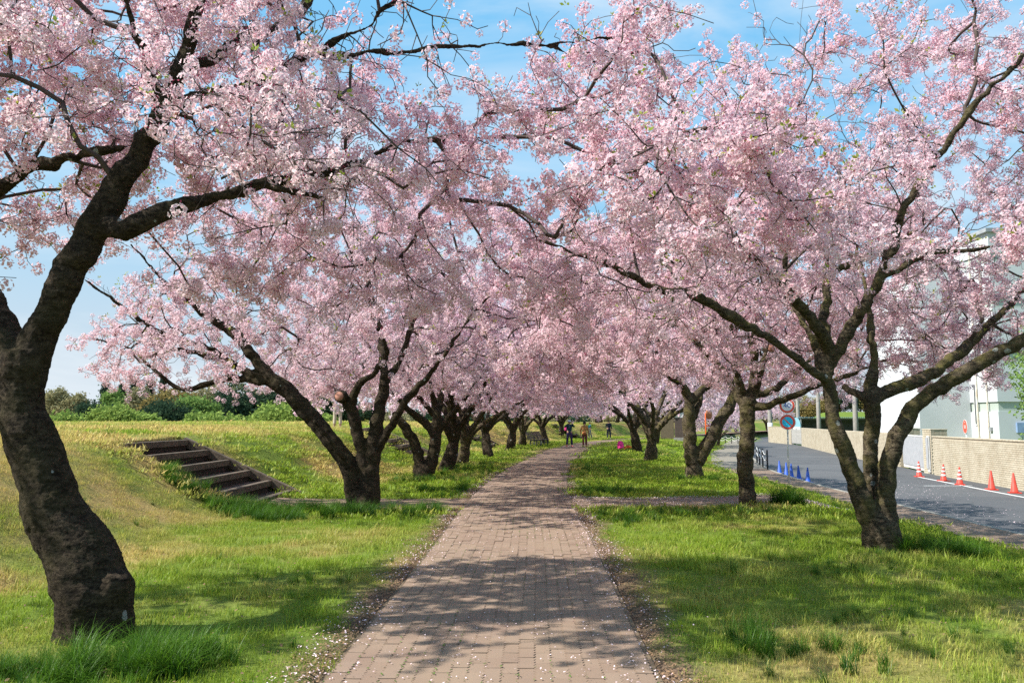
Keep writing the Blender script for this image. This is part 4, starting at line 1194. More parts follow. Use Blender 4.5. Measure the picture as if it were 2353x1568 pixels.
# ------------------------------------------------------------------ fallen petals, leaf litter at the path edge
PETALG = m_simple('fallen_petal', (0.80, 0.66, 0.68), (0.70, 0.50, 0.55), 40, .8, world_pos=True)
LITTER = m_simple('dry_litter', (0.28, 0.17, 0.09), (0.13, 0.085, 0.055), 30, .95, world_pos=True)
def flakes(name, X, Y, Z, mat, size, r, label):
    n = len(X); s_ = r.uniform(*size, n)[:, None]
    a = r.uniform(0, 6.28, n); u = np.stack([np.cos(a), np.sin(a), r.normal(0, .25, n)], 1); v = np.stack([-np.sin(a), np.cos(a), r.normal(0, .25, n)], 1)
    c = np.stack([X, Y, Z], 1)
    V = np.stack([c - u * s_, c - v * s_ * .7, c + u * s_ * 1.1, c + v * s_ * .7], 1).reshape(-1, 3)
    F = np.arange(4 * n).reshape(-1, 4)
    o = link_mesh(name, mesh_np(name, V, F, mat), None, 'stuff'); o['label'] = label
r = np.random.default_rng(5)
n = 3600; Y = 3.8 + 26 * r.random(n) ** 1.3; X = c_of(Y) + r.uniform(-1.05, 1.05, n)
k = fbm(X * 1.5, Y * 1.5, 15, 2) > .42
flakes('fallen_petals', X[k], Y[k], np.full(k.sum(), .012), PETALG, (.004, .009), r, 'pale petals lying on the paving')
n = 8000; Y = 3.8 + 24 * r.random(n) ** 1.25; sd = r.choice((-1, 1), n, p=(.42, .58))
off = 1.08 + r.normal(.06, .15, n)
X = c_of(Y) + sd * off
k = fbm(X * 2.2, Y * .9, 16, 3) > .30 + .35 * r.random(n)
flakes('fallen_petals', X[k], Y[k], np.where(np.abs(X[k] - c_of(Y[k])) < 1.1, .014, terrain(X[k], Y[k]) + .026), PETALG, (.005, .011), r, 'drifts of pale petals along the edges of the footpath')
n = 5000; X = r.uniform(1.2, 9, n); yc = np.interp(X, _xpx, _xpy); h = np.interp(X, _xpx, _xph); Y = yc + h * np.where(r.random(n) < .45, .95 + .08 * r.normal(0, 1, n), r.uniform(-1, 1, n))
flakes('fallen_petals', X, Y, terrain(X, Y, False) + .03, PETALG, (.006, .012), r, 'petals blown against the far edge of the side path')
n = 2600; Y = r.uniform(14, 34, n); X = rl_of(Y) + np.abs(r.normal(2.2, 1.8, n)) + .1; k = (X < wl_of(Y) - .1) & (fbm(X * .7, Y * .4, 19, 3) > .45)
flakes('fallen_petals', X[k], Y[k], np.full(k.sum(), -.892), PETALG, (.008, .017), r, 'petals scattered over the grey road')
n = 650; Y = r.uniform(13, 38, n); X = rl_of(Y) - .15 - r.random(n) * 1.3
flakes('fallen_petals', X, Y, np.full(n, -.778), PETALG, (.007, .014), r, 'petals scattered over the brown pavement')
MOSS = m_simple('joint_moss', (.10, .17, .03), (.06, .10, .02), 30, .95, world_pos=True)
n = 3400; Y = 3.8 + 14 * r.random(n) ** 1.2; col_ = r.integers(-9, 11, n); X = c_of(Y) + (col_ - .5) * BW + r.normal(0, .006, n)
k = (fbm(X * 2, Y * 1.2, 18, 3) > .50) & (np.abs(X - c_of(Y)) < 1.06)
flakes('joint_moss', X[k], Y[k], np.full(k.sum(), .008), MOSS, (.004, .011), r, 'little moss tufts in the paver joints')
n = 5000; Y = r.uniform(4, 15, n); X = r.uniform(-.66, .66, n) * Y; k = grass_ok(X, Y) & (fbm(X * .8, Y * .8, 23, 3) > .46)
flakes('leaf_litter', X[k], Y[k], terrain(X[k], Y[k]) + r.uniform(.01, .05, k.sum()), LITTER, (.006, .016), r, 'dry leaf bits lying in the lawn')
n = 16000; Y = 3.8 + 16 * r.random(n) ** 1.2; X = c_of(Y) + r.choice((-1, 1), n) * (1.06 + np.abs(r.normal(0, .17, n)))
flakes('leaf_litter', X, Y, np.where(np.abs(X - c_of(Y)) < 1.12, .010, terrain(X, Y) + .014), LITTER, (.005, .013), r, 'dry brown bits along the path edge')

# ------------------------------------------------------------------ timber steps set into the bank
TIMBER = m_simple('weathered_timber', (0.150, 0.120, 0.088), (0.075, 0.058, 0.044), 7, .9, .5)
RISER = m_simple('dark_earth_riser', (0.030, 0.022, 0.017), (0.055, 0.042, 0.032), 12, .95, .6)
TREAD = m_simple('tread_soil', (0.050, 0.036, 0.030), (0.105, 0.080, 0.064), 14, .95, .5)
def steps(name, label, x0, z0, y0, y1, n, run, rise, rot=0.0, loc=(0, 0, 0)):
    st = thing(name, label, 'steps', loc, rot, 'timber steps up the bank')
    bevel = .012
    for i in range(n):
        xx = x0 - run * i; zz = z0 + rise * i; L = y1 - y0; yc = (y0 + y1) / 2
        mb = MB(); mb.box((xx - .06, yc, zz - .065 + random.uniform(-.006, .006)), (.13, L - .02, .13), rz=random.uniform(-.006, .006))
        mb.build('step_beam', TIMBER, st, bevel=bevel)
        mb = MB(); mb.box((xx - .085, yc, zz - .25), (.10, L - .03, .24)); mb.build('riser', RISER, st)
        mb = MB(); mb.box((xx - run / 2 - .06, yc, zz - .09), (run - .01, L - .03, .12)); mb.build('tread', TREAD, st)
    a = Vector((x0 + .45, 0, z0 - .21)); b_ = Vector((x0 - run * (n - 1) - .14, 0, z0 + rise * (n - 1) + .03))
    d = b_ - a; ang = math.atan2(d.z, -d.x)
    for yy in (y1 + .06,):
        mb = MB(); mb.box(((a.x + b_.x) / 2, yy, (a.z + b_.z) / 2 - .06), (d.length, .14, .20), ry=ang)
        mb.build('stringer', TIMBER, st, bevel=.012)
    return st
steps('timber_steps', 'timber edged steps cut into the grass bank left of the path', -4.88, .085, STY0 + .08, STY1 - .12, 6, .468, .22)
for (yy, lab) in ((33.0, 'second flight of timber steps seen between the low forked trees'), (50.0, 'farther flight of timber steps behind the left row of trees'), (74.0, 'small distant flight of timber steps beside the bend')):
    cx = float(c_of(yy)); z = terrain(cx - 6.7, yy)
    steps('timber_steps', lab, -4.9, .16, -1.3, 1.3, 6, .47, .225, 0, (cx, yy, .06))

# ------------------------------------------------------------------ brick walls, gate and pillars
def m_wallbrick():
    t = NT('cream_brick')
    pos = t.n('ShaderNodeNewGeometry').outputs['Position']
    rr = t.math('FRACT', t.math('ADD', t.n('ShaderNodeNewGeometry').outputs['Random Per Island'], t.n('ShaderNodeObjectInfo').outputs['Random']))
    f = t.noise(pos, 1.6, 5, .6); g = t.noise(pos, 60, 4, .7)
    col = t.mix(rr, (.45, .40, .30), (.51, .46, .36))
    col = t.mix(t.rng(f, .42, .7, 0, .5), col, (.31, .25, .17))
    col = t.mix(t.rng(g, .5, .75, 0, .3), col, (.33, .26, .18))
    st_ = t.noise(t.mapped(pos, (3.2, 3.2, .22)), 1.5, 4, .6)
    col = t.mix(t.rng(st_, .52, .74, 0, .45), col, (.26, .215, .15))
    t.bsdf(col, .9, g, .3, .005, .2)
    return t.mat
CREAM = m_wallbrick()
MORTAR = m_simple('mortar', (.36, .315, .24), (.27, .23, .175), 9, .95, world_pos=True)
COPING = m_simple('coping', (.52, .46, .35), (.34, .29, .21), 7, .9, world_pos=True)
BL2, BH2, JT = .230, .070, .011
brick_me = None
mbk = MB(); mbk.box((0, 0, 0), (.05, BL2 - JT, BH2)); 
brick_me = mbk.mesh('brick', CREAM)
def brick_wall(name, label, pts, h, near_n=0, stuff_pitch=1):
    p0 = Vector((*pts[0], -.93)); wl = thing(name, label, 'wall', tuple(p0))
    core = MB(); stf = MB(); cop = MB(); cand = []
    for (ax, ay), (bx, by) in zip(pts[:-1], pts[1:]):
        a = Vector((ax, ay, 0)) - Vector((p0.x, p0.y, 0)); b_ = Vector((bx, by, 0)) - Vector((p0.x, p0.y, 0)); d = b_ - a; L = d.length; ang = math.atan2(d.y, d.x) - PI / 2
        nrm = Vector((-d.y, d.x, 0)).normalized()
        if nrm.x > 0: nrm = -nrm
        mid = (a + b_) / 2 - nrm * .11
        core.box((mid.x, mid.y, h / 2), (.20, L + .02, h), rz=ang)
        cop.box((mid.x, mid.y, h + .03), (.27, L + .03, .06), rz=ang)
        rows = int(h / (BH2 + JT))
        for j in range(rows):
            off = (j % 2) * BL2 / 2
            k = 0
            while True:
                t_ = off + BL2 * k + BL2 / 2; k += 1
                if t_ > L - BL2 * .45: break
                q = a + d * (t_ / L) + nrm * (random.uniform(-.003, .003))
                cand.append((q.x, q.y, .02 + (BH2 + JT) * (j + .5), ang))
    core.build('mortar_core', MORTAR, wl); cop.build('coping', COPING, wl, bevel=.01)
    if near_n:
        def inview(c): 
            x, y = c[0] + p0.x, c[1] + p0.y
            return abs(x) / y < .645
        cand.sort(key=lambda c: (not inview(c), (c[1] + p0.y)))
    for c in cand[:near_n]:
        link_mesh('brick', brick_me, wl, loc=c[:3], rot=(0, 0, c[3]))
    for c in cand[near_n:]:
        stf.box(c[:3], (.05, BL2 - JT, BH2), rz=c[3])
    stf.build('bricks', CREAM, wl, kind='stuff')
    return wl
brick_wall('brick_wall', 'cream brick boundary wall behind the red cones, right of the white gate', [(17.6, 24.0), (18.5, 28.8), (19.9, 38.0)], 1.78, 300)
brick_wall('brick_wall', 'long cream brick wall curving along the far side of the road, left of the white gate', [(21.45, 44.4), (24.2, 59.4), (29.6, 82.0)], 1.80)
brick_wall('brick_wall', 'short cream brick wall at the bend of the road, beyond the narrow gate', [(30.3, 87.0), (31.0, 97.0)], 1.85)
DARKBRICK = m_simple('pillar_brick', (.20, .165, .115), (.10, .085, .062), 10, .95, .5)
def pillar(name, label, x, y, w, h):
    pl = thing(name, label, 'pillar', (x, y, -.92))
    mb = MB(); rows = int(h / .105)
    for j in range(rows):
        for k in range(4):
            off = -.5 * w + w * (k + .5) / 4
            jx = random.uniform(-.006, .006)
            mb.box((off, jx - w / 2 + .045, .105 * j + .052), (w / 4 - .012, .09, .094)); mb.box((off, w / 2 - .045 + jx, .105 * j + .052), (w / 4 - .012, .09, .094))
            mb.box((-w / 2 + .045 + jx, off * .75, .105 * j + .052), (.09, w * .75 / 4 - .012, .094)); mb.box((w / 2 - .045 + jx, off * .75, .105 * j + .052), (.09, w * .75 / 4 - .012, .094))
    mb.build('bricks', CREAM, pl, kind='stuff')
    mb = MB(); mb.box((0, 0, rows * .0525), (w - .06, w - .06, rows * .105 - .01)); mb.build('core', DARKBRICK, pl)
    mb = MB(); mb.box((0, 0, rows * .105 + .025), (w + .03, w + .03, .05)); mb.build('cap', COPING, pl, bevel=.01)
    return pl
pillar('gate_pillar', 'stout brick gate pillar standing at the right end of the white gate', 20.5, 38.9, .80, 2.2)
pillar('gate_pillar', 'brick gate pillar at the left end of the white gate, behind the three stemmed tree', 22.0, 44.3, .75, 2.2)
WHITEM = m_simple('white_metal', (.72, .73, .73), (.55, .53, .50), 3, .45, .05)
RUST = m_simple('rusty_metal', (.42, .27, .16), (.62, .56, .48), 5, .7)
ga, gb = Vector((20.05, 38.6, -.86)), Vector((21.35, 43.8, -.86)); gd = gb - ga; gl = gd.length; gz = math.atan2(gd.y, gd.x)
gt = thing('sliding_gate', 'white barred sliding gate between two brick pillars', 'gate', tuple(ga), gz)
mb = MB()
for z, hh in ((.10, .14), (1.72, .07)): mb.box((gl / 2, 0, z), (gl, .06, hh))
for x in (.03, 1.55, gl / 2, gl - .03): mb.box((x, 0, .9), (.06, .05, 1.6))
mb.build('gate_frame', WHITEM, gt)
bar_me = MB(); bar_me.box((0, 0, 0), (.028, .028, 1.52)); bar_me = bar_me.mesh('bar', WHITEM)
for k in range(44): link_mesh('bar', bar_me, gt, loc=(.12 + (gl - .24) * k / 43, 0, .92))
mb = MB(); mb.box((gl / 2, .05, .93), (gl - .1, .012, 1.48)); mb.build('back_sheet', m_simple('gate_mesh', (.40, .41, .43), (.34, .35, .37), 4, .6), gt)
na, nb = Vector((29.75, 82.4, -.86)), Vector((30.2, 86.6, -.86)); nd = nb - na
ng_ = thing('narrow_gate', 'narrow grey double gate set between two stretches of cream wall', 'gate', tuple(na), math.atan2(nd.y, nd.x))
mb = MB()
for x in (.05, nd.length / 2, nd.length - .05): mb.box((x, 0, .85), (.08, .06, 1.7))
for z in (.15, 1.6): mb.box((nd.length / 2, 0, z), (nd.length, .05, .07))
mb.build('gate_frame', m_simple('grey_steel', (.34, .34, .34), (.24, .24, .24), 4, .5), ng_)
mb = MB(); mb.box((nd.length / 2, .01, .85), (nd.length - .16, .03, 1.4)); mb.build('gate_panel', m_simple('gate_grey', (.40, .39, .37), (.30, .29, .27), 4, .5), ng_)

# ------------------------------------------------------------------ works building behind the wall
WALLW = m_simple('white_render', (.56, .58, .60), (.50, .52, .54), .5, .8, .05, world_pos=True)
BAND = m_simple('green_grey_band', (.40, .45, .41), (.34, .39, .35), .8, .8, .05, world_pos=True)
PIPE = m_simple('downpipe', (.62, .60, .55), (.45, .36, .25), 2, .6)
GLASS = NT('window_glass'); GLASS.bsdf((.05, .06, .07), .08, spec=.6); GLASS = GLASS.mat
bd = thing('works_building', 'tall white industrial building with green grey bands behind the brick wall', 'building', (30.4, 50, -.9))
def block(x0, y0, w, dpt, h, bands, nm):
    mb = MB(); z = 0
    lv = []
    for bz in bands: lv.append((z, bz)); z = bz + .62
    lv.append((z, h))
    for a, c in lv: mb.box((x0 + w / 2, y0 + dpt / 2, (a + c) / 2), (w, dpt, c - a))
    mb.build(nm, WALLW, bd)
    for bz in bands:
        m2 = MB(); m2.box((x0 + w / 2 + .09, y0 + dpt / 2 + .09, bz + .31), (w - .18 + .17, dpt - .18 + .17, .62)); m2.build('band', BAND, bd)
block(0, 0, 16, 10, 14.5, (3.1, 6.2, 9.6, 12.6), 'front_block')
block(-3.4, 3.0, 3.4, 6.6, 12.6, (), 'side_block')
mb = MB(); mb.box((8, 5, 14.62), (16.5, 10.5, .24)); mb.build('roof', m_simple('roof_grey', (.34, .36, .38), None, 2, .7), bd)
mb = MB()
for yy in (1.0, 2.1): mb.tube([(-.06, yy, .2), (-.06, yy, 14)], .05, 8)
mb.build('downpipe', PIPE, bd)
mb = MB(); mb.box((-.015, 2.35, 3.6), (.03, .16, 2.6)); w_ = mb.build('window', GLASS, bd)
for c_, d_ in (((-.03, 2.35, 4.93), (.07, .26, .06)), ((-.03, 2.35, 2.27), (.07, .26, .06)), ((-.03, 2.46, 3.6), (.06, .05, 2.6)), ((-.03, 2.24, 3.6), (.06, .05, 2.6))):
    mb = MB(); mb.box(c_, d_); mb.build('frame', WHITEM, w_)
mb = MB(); mb.box((-.08, .75, 2.0), (.16, .22, .26)); mb.build('meter_box', m_simple('meter_grey', (.30, .31, .32), None, 3, .6), bd)
mb = MB(); mb.box((1.4, -.07, 2.1), (.7, .14, .62)); mb.build('blue_cabinet', m_simple('cabinet_blue', (.22, .33, .52), None, 3, .6), bd)
for k in range(3):
    mb = MB(); mb.box((3 + 4 * k, -.02, 8.2), (1.6, .05, 1.0)); f_ = mb.build('window', GLASS, bd)
    for zz in (8.74, 7.66):
        mb = MB(); mb.box((3 + 4 * k, -.04, zz), (1.76, .1, .08)); mb.build('frame', WHITEM, f_)

# ------------------------------------------------------------------ bicycle shelter, utility poles
sh = thing('bicycle_shelter', 'long low shelter with teal corrugated roof behind the far brick wall', 'shelter', (33.8, 95, -.42))
STEEL = m_simple('galvanised_steel', (.36, .38, .40), (.26, .28, .30), 3, .5)
TEAL = m_simple('teal_roof', (.10, .20, .24), (.15, .27, .30), 3, .5)
mb = MB()
for k in range(84): 
    x = .125 * k; mb.box((x, -.0, 2.42 + (.05 if k % 2 else 0)), (.127, 2.6, .04))
mb.build('roof', TEAL, sh)
for k in range(6):
    mb = MB(); mb.box((.1 + 2.06 * k, -1.0, 1.2), (.12, .12, 2.4)); mb.build('post', STEEL, sh)
mb = MB(); mb.box((5.2, 1.2, 1.2), (10.4, .08, 2.3)); mb.build('back_wall', m_simple('shelter_dark', (.05, .055, .06), (.08, .085, .09), 2, .8), sh)
mb = MB(); mb.box((5.2, -1.0, 2.28), (10.4, .08, .16)); mb.build('fascia', m_simple('shelter_fascia', (.12, .12, .12), None, 2, .7), sh)
vs = [(-.05, 1.3 * math.cos(a), 1.35 + 1.1 * math.sin(a)) for a in np.linspace(0, PI, 12)]
mb = MB(); mb.add([(p[0] - .02, p[1], p[2]) for p in vs] + [(p[0] + .02, p[1], p[2]) for p in vs], [tuple(range(12)), tuple(range(23, 11, -1))] + [(i, i + 12, i + 13, i + 1) for i in range(11)]); mb.build('gable_panel', m_simple('gable_blue', (.25, .48, .58), None, 2, .5), sh)
mb = MB(); mb.box((-.05, 0, .7), (.04, 2.5, 1.3)); mb.build('end_panel', WHITEM, sh)
CONC = m_simple('pole_concrete', (.30, .285, .26), (.22, .205, .18), 3, .85)
for (xq, yb, Yp, wq, lab) in ((1769, 975, 104, 10, 'weathered utility pole with a white base sleeve, leftmost behind the road sign'), (1833, 960, 95, 8, 'slim concrete utility pole rising behind the shelter roof'),
                              (1881, 980, 82, 9, 'concrete utility pole just left of the three stemmed tree'), (1966, 985, 64, 11, 'thick concrete utility pole between the stems of the three stemmed tree')):
    w = P(xq, yb, Yp)
    p_ = thing('utility_pole', lab, 'utility pole', (w[0], Yp, -.95), 0, 'utility poles behind the wall')
    rr_ = wq / 2 * Yp / FQ
    mb = MB(); mb.lathe([(rr_ * 1.1, 0), (rr_ * 1.05, 2), (rr_ * .75, 10.5)], 12); mb.build('pole', CONC, p_, True)
    if wq == 10:
        mb = MB(); mb.lathe([(rr_ * 1.16, 1.0), (rr_ * 1.14, 2.35)], 12); mb.build('sleeve', WHITEM, p_, True)
    for zz in (8.7, 9.2):
        mb = MB(); mb.box((0, 0, zz), (1.3, .09, .09)); ca = mb.build('crossarm', STEEL, p_)
        for xx in (-.55, .55):
            mb = MB(); mb.lathe([(.04, 0), (.055, .05), (.03, .12)], 8, origin=(xx, 0, zz + .045)); mb.build('insulator', WHITEM, ca, True)

# ------------------------------------------------------------------ woods beyond the bank and on the far hill
def leaf_clump(seed, n=16, size=.16):
    r = np.random.default_rng(seed + 700); V = []; F = []
    for k in range(n):
        c = r.normal(0, .28, 3); nn = r.normal(0, 1, 3) + np.array((0, 0, .5)); nn /= np.linalg.norm(nn)
        u = np.cross(nn, r.normal(0, 1, 3)); u /= np.linalg.norm(u); w = np.cross(nn, u); L = size * r.uniform(.6, 1.3); i = len(V)
        V += [c - u * L, c - w * L * .6, c + u * L, c + w * L * .6]; F += [(i, i + 1, i + 2), (i, i + 2, i + 3)]
    return np.array(V), np.array(F)
G_LEAFS = {}
for nm, m in FARLEAF.items():
    G_LEAFS[nm] = scatter_group('foliage_' + nm, [proto('leaf_clump', *leaf_clump(s + hash(nm) % 7 * 0), m) for s in range(3)])
def far_tree(kind, x, y, z0, H, Rr, label, group, seed, n=420, sc=(.7, 1.3)):
    r = np.random.default_rng(seed)
    root = thing('tree' if kind != 'conifer' else 'conifer_tree', label, 'tree', (x, y, z0), 0, group)
    mb = MB(); lean = r.normal(0, .03, 2) * H
    th = H * (.92 if kind == 'conifer' else .7)
    mb.tube([(0, 0, -.3), (lean[0] * .3, lean[1] * .3, th * .4), (lean[0], lean[1], th)], [H * .022, H * .016, H * .004], 7)
    for k in range(7 if kind != 'conifer' else 0):
        a = r.uniform(0, 6.28); zz = th * r.uniform(.3, .75); L = Rr * r.uniform(.5, .85)
        mb.tube([(lean[0] * .4, lean[1] * .4, zz), (math.cos(a) * L * .5, math.sin(a) * L * .5, zz + L * .5), (math.cos(a) * L, math.sin(a) * L, zz + L * .8)], [H * .011, H * .007, H * .002], 5)
    mb.build('trunk', TWIG, root, True)
    P_ = []
    if kind == 'conifer':
        for k in range(n):
            f = r.uniform(.12, 1) ; tier = (1 - f) * (.75 + .25 * math.sin(f * 38)); a = r.uniform(0, 6.28); q = Rr * tier * math.sqrt(r.uniform(.1, 1))
            P_.append((math.cos(a) * q, math.sin(a) * q, H * f - q * .25))
    else:
        lobes = [(r.normal(0, .38) * Rr, r.normal(0, .38) * Rr, H * r.uniform(.30, .72), r.uniform(.40, .66)) for _ in range(9)] + [(0, 0, H * .62, .85), (0, 0, H * .35, .8)]
        while len(P_) < n:
            lx, ly, lz, lr = lobes[r.integers(0, len(lobes))]
            d = r.normal(0, 1, 3); d /= np.linalg.norm(d); q = r.uniform(.55, 1.0) ** .5
            p = np.array((lx, ly, lz)) + d * q * np.array((lr * Rr, lr * Rr, lr * H * .40))
            if p[2] < H * .04 or p[2] > H * 1.02: continue
            P_.append(p)
    P_ = np.array(P_); n = len(P_)
    scatter('crown', scatter_mesh('crown', P_, r.uniform(0, 6.28, (n, 3)), r.uniform(*sc, n), r.integers(0, 3, n), np.clip(r.normal(.5, .3, n), 0, 1)), G_LEAFS[kind], root)
    return root
FT = [  # kind, photo x, photo y of the top, half width in photo px, distance, words
    ('willow', -40, 925, 60, 112, 'round yellow green willow at the far left behind the leaning trunk'),
    ('willow', 150, 938, 42, 118, 'low yellow green willow just right of the leaning trunk'),
    ('willow', 250, 922, 58, 108, 'tallest bright willow below the row of conifers'),
    ('willow', 322, 934, 42, 118, 'bright willow between the tall willow and the dark undergrowth'),
    ('willow', 470, 938, 48, 112, 'pale willow above the top of the timber steps'),
    ('willow', 520, 932, 52, 120, 'broad rounded pale willow right of the steps'),
    ('willow', 610, 935, 44, 116, 'pale willow under the long low cherry limb'),
    ('willow', 672, 916, 72, 110, 'large domed yellow green willow behind the slanting cherry stem'),
    ('willow', 745, 940, 44, 120, 'small willow left of the man on the bank'),
    ('evergreen', 375, 925, 52, 132, 'dark shrubby evergreen in the shadowed middle of the far wood'),
    ('russet', 375, 908, 40, 140, 'russet brown tree above the dark undergrowth'),
    ('fresh', 437, 915, 36, 138, 'fresh green tree in front of the brown ones'),
    ('budding', 128, 900, 34, 165, 'grey green tree just coming into leaf right of the leaning trunk'),
    ('budding', 172, 908, 30, 165, 'lower grey green tree coming into leaf beside its taller neighbour'),
    ('evergreen', 205, 928, 30, 150, 'dark low tree at the gap in the skyline'),
    ('conifer', 239, 893, 15, 170, 'leftmost dark pointed conifer on the skyline'),
    ('fresh', 262, 901, 20, 168, 'green broadleaf between the first two conifers'),
    ('conifer', 277, 896, 15, 172, 'second dark conifer on the skyline'),
    ('conifer', 303, 886, 16, 172, 'tall dark conifer standing alone on the skyline'),
    ('budding', 323, 892, 20, 160, 'pale rounded tree among the conifers'),
    ('conifer', 341, 888, 17, 172, 'dark conifer right of the pale rounded tree'),
    ('conifer', 371, 884, 16, 172, 'rightmost dark conifer on the skyline'),
    ('russet', 415, 896, 34, 160, 'olive brown tree under the tip of the low cherry limb'),
    ('budding', 490, 884, 40, 165, 'large bare brown tree in bud on the skyline'),
    ('evergreen', 541, 882, 42, 150, 'big dark blue green dome of evergreen trees'),
    ('budding', 592, 888, 28, 165, 'light green tree in bud right of the dark dome'),
    ('evergreen', 632, 896, 34, 150, 'dark evergreen behind the slanting cherry stem'),
    ('evergreen', 705, 898, 40, 160, 'dark evergreen above the domed willow'),
    ('evergreen', 768, 892, 34, 155, 'dark tall evergreen behind the man on the bank'),
    ('evergreen', 835, 930, 46, 190, 'dim far evergreen between the stems of the cherry by the steps'),
    ('budding', 900, 938, 44, 190, 'dim far grey green tree behind the third cherry'),
    ('evergreen', 975, 944, 46, 200, 'dim far evergreen low behind the left row'),
    ('evergreen', 1060, 948, 46, 210, 'low far tree line clump at the start of the bend'),
    ('evergreen', 1140, 950, 46, 215, 'low far clump behind the bench trees'),
    ('budding', 1220, 948, 50, 235, 'grey green far clump behind the walkers'),
    ('evergreen', 1300, 946, 52, 240, 'dark far clump above the walker in the white hat'),
    ('budding', 1385, 946, 52, 240, 'far clump behind the man in dark clothes'),
    ('evergreen', 1465, 946, 52, 240, 'dark far clump left of the hut'),
    ('budding', 1550, 942, 52, 235, 'far clump above the hut roof'),
    ('evergreen', 1630, 940, 52, 230, 'far clump behind the orange mirror post'),
]
for i, (kind, x, yt, hw, Y, lab) in enumerate(FT):
    w = P(x, 967, Y); z0 = float(terrain(w[0], Y)); top = P(x, yt, Y)[2]
    far_tree(kind, w[0], Y, z0, (top - z0) * (.80 + .12 * ((i * 7) % 5) / 4 if kind == 'willow' else 1.10), hw * Y / FQ * (1.0 if kind == 'willow' else 1.35 if kind != 'conifer' else 2.1), lab, 'trees beyond the bank', 900 + i, 950 if kind != 'conifer' else 420, (1.1, 1.9) if kind != 'conifer' else (.9, 1.5))
for i, (x, yt, hw, Y, kind, lab) in enumerate((
        (1765, 912, 30, 205, 'budding', 'brown wood edge tree left of the speed sign'), (1800, 905, 32, 215, 'evergreen', 'green tree on the hill behind the speed sign'),
        (1838, 897, 32, 210, 'budding', 'brown budding tree on the hill between the utility poles'), (1872, 903, 30, 205, 'russet', 'olive tree on the hill between the utility poles'),
        (1905, 895, 32, 215, 'budding', 'brown tree on the hill behind the left stem'), (1942, 890, 34, 210, 'evergreen', 'darker tree on the hill seen between the two left stems'),
        (1978, 896, 32, 212, 'budding', 'brown tree on the hill behind the middle stem'), (2015, 900, 30, 205, 'russet', 'olive tree on the hill beside the white building'))):
    w = P(x, 967, Y); z0 = float(terrain(w[0], Y)); top = P(x, yt, Y)[2]
    far_tree(kind, w[0], Y, z0, max(3.5, top - z0), hw * Y / FQ * 1.2, lab, 'trees on the far hill', 960 + i, 420, (.9, 1.6))
far_tree('fresh', 23.2, 33.5, -.9, 7.6, 2.3, 'green leaved tree just behind the brick wall at the right edge', None, 990, 700, (.32, .6))

# ------------------------------------------------------------------ road sign, cones, bollards, mirror
RED = m_simple('sign_red', (.78, .10, .055), (.72, .09, .05), 3, .45, .02)
BLUE = m_simple('sign_blue', (.03, .56, .80), (.03, .52, .76), 3, .45, .02)
DBLUE = m_simple('sign_text_blue', (.02, .10, .45), None, 3, .5, .02)
POLE = m_simple('white_pole', (.80, .80, .80), (.74, .74, .74), 5, .4, .05)
BACK = m_simple('sign_back', (.45, .46, .47), None, 4, .5)
def disc(parent, name, r0, r1, y0, y1, mat, n=40, z=0.0, loc=(0, 0, 0)):
    mb = MB(); vs = []; fs = []
    for y in (y0, y1):
        for rr_ in (r0, r1):
            for k in range(n):
                a = 2 * PI * k / n; vs.append((rr_ * math.cos(a), y, rr_ * math.sin(a) + z))
    for k in range(n):
        k2 = (k + 1) % n
        fs.append((k, k2, n + k2, n + k)); fs.append((2 * n + k, 3 * n + k, 3 * n + k2, 2 * n + k2)); fs.append((n + k, n + k2, 3 * n + k2, 3 * n + k))
        if r0 > .001: fs.append((k, 2 * n + k, 2 * n + k2, k2))
    mb.add(vs, fs)
    return mb.build(name, mat, parent, loc=loc)
def text(parent, s, size, loc, mat, rot=(PI / 2, 0, 0), sx=1.0):
    cu = bpy.data.curves.new('lettering', 'FONT'); cu.body = s; cu.size = size; cu.align_x = 'CENTER'; cu.align_y = 'CENTER'; cu.extrude = .0015
    cu.materials.append(mat)
    tmp = bpy.data.objects.new('lettering', cu); me = bpy.data.meshes.new_from_object(tmp); bpy.data.objects.remove(tmp)
    o = link_mesh('lettering', me, parent); o.location = loc; o.rotation_euler = rot; o.scale = (sx, 1, 1)
    return o
w = P(1813, 1108, 30.6)
sg = thing('road_sign', 'white pole with a red ringed speed sign above a blue no parking disc', 'road sign', (w[0], 30.6, -.79), R(-10))
mb = MB(); mb.lathe([(.032, 0), (.032, 3.28), (.02, 3.30)], 12); mb.build('pole', POLE, sg, True)
mb = MB(); mb.box((0, -.05, 1.95), (.05, .03, .06)); mb.box((0, -.05, 2.9), (.05, .03, .06)); mb.build('bracket', BACK, sg)
np_ = disc(sg, 'no_parking_disc', 0, .30, -.065, -.075, POLE, loc=(0, 0, 0), z=2.36)
disc(np_, 'red_ring', .20, .278, -.066, -.079, RED, z=2.36); disc(np_, 'blue_face', 0, .20, -.066, -.078, BLUE, z=2.36)
mb = MB(); mb.box((0, -.0795, 2.36), (.40, .004, .036), ry=R(45)); mb.build('red_slash', RED, np_)
sp = disc(sg, 'speed_disc', 0, .30, -.065, -.075, POLE, z=2.985)
disc(sp, 'red_ring', .205, .278, -.066, -.079, RED, z=2.985)
text(sp, '40', .27, (0, -.0775, 2.985), DBLUE)
w = P(2219, 978, 45)
s2 = thing('round_sign', 'narrow looking red sign with white characters behind the brick wall', 'sign', (w[0], 45, -.9), R(-104))
mb = MB(); mb.lathe([(.035, 0), (.035, 2.5)], 10); mb.build('pole', POLE, s2, True)
dd = disc(s2, 'sign_disc', 0, .40, -.05, -.06, POLE, z=2.2); disc(dd, 'red_face', 0, .375, -.055, -.064, RED, z=2.2)
text(dd, 'IDS', .24, (0, -.066, 2.18), POLE); text(dd, 'ID', .09, (0, -.066, 2.44), POLE)

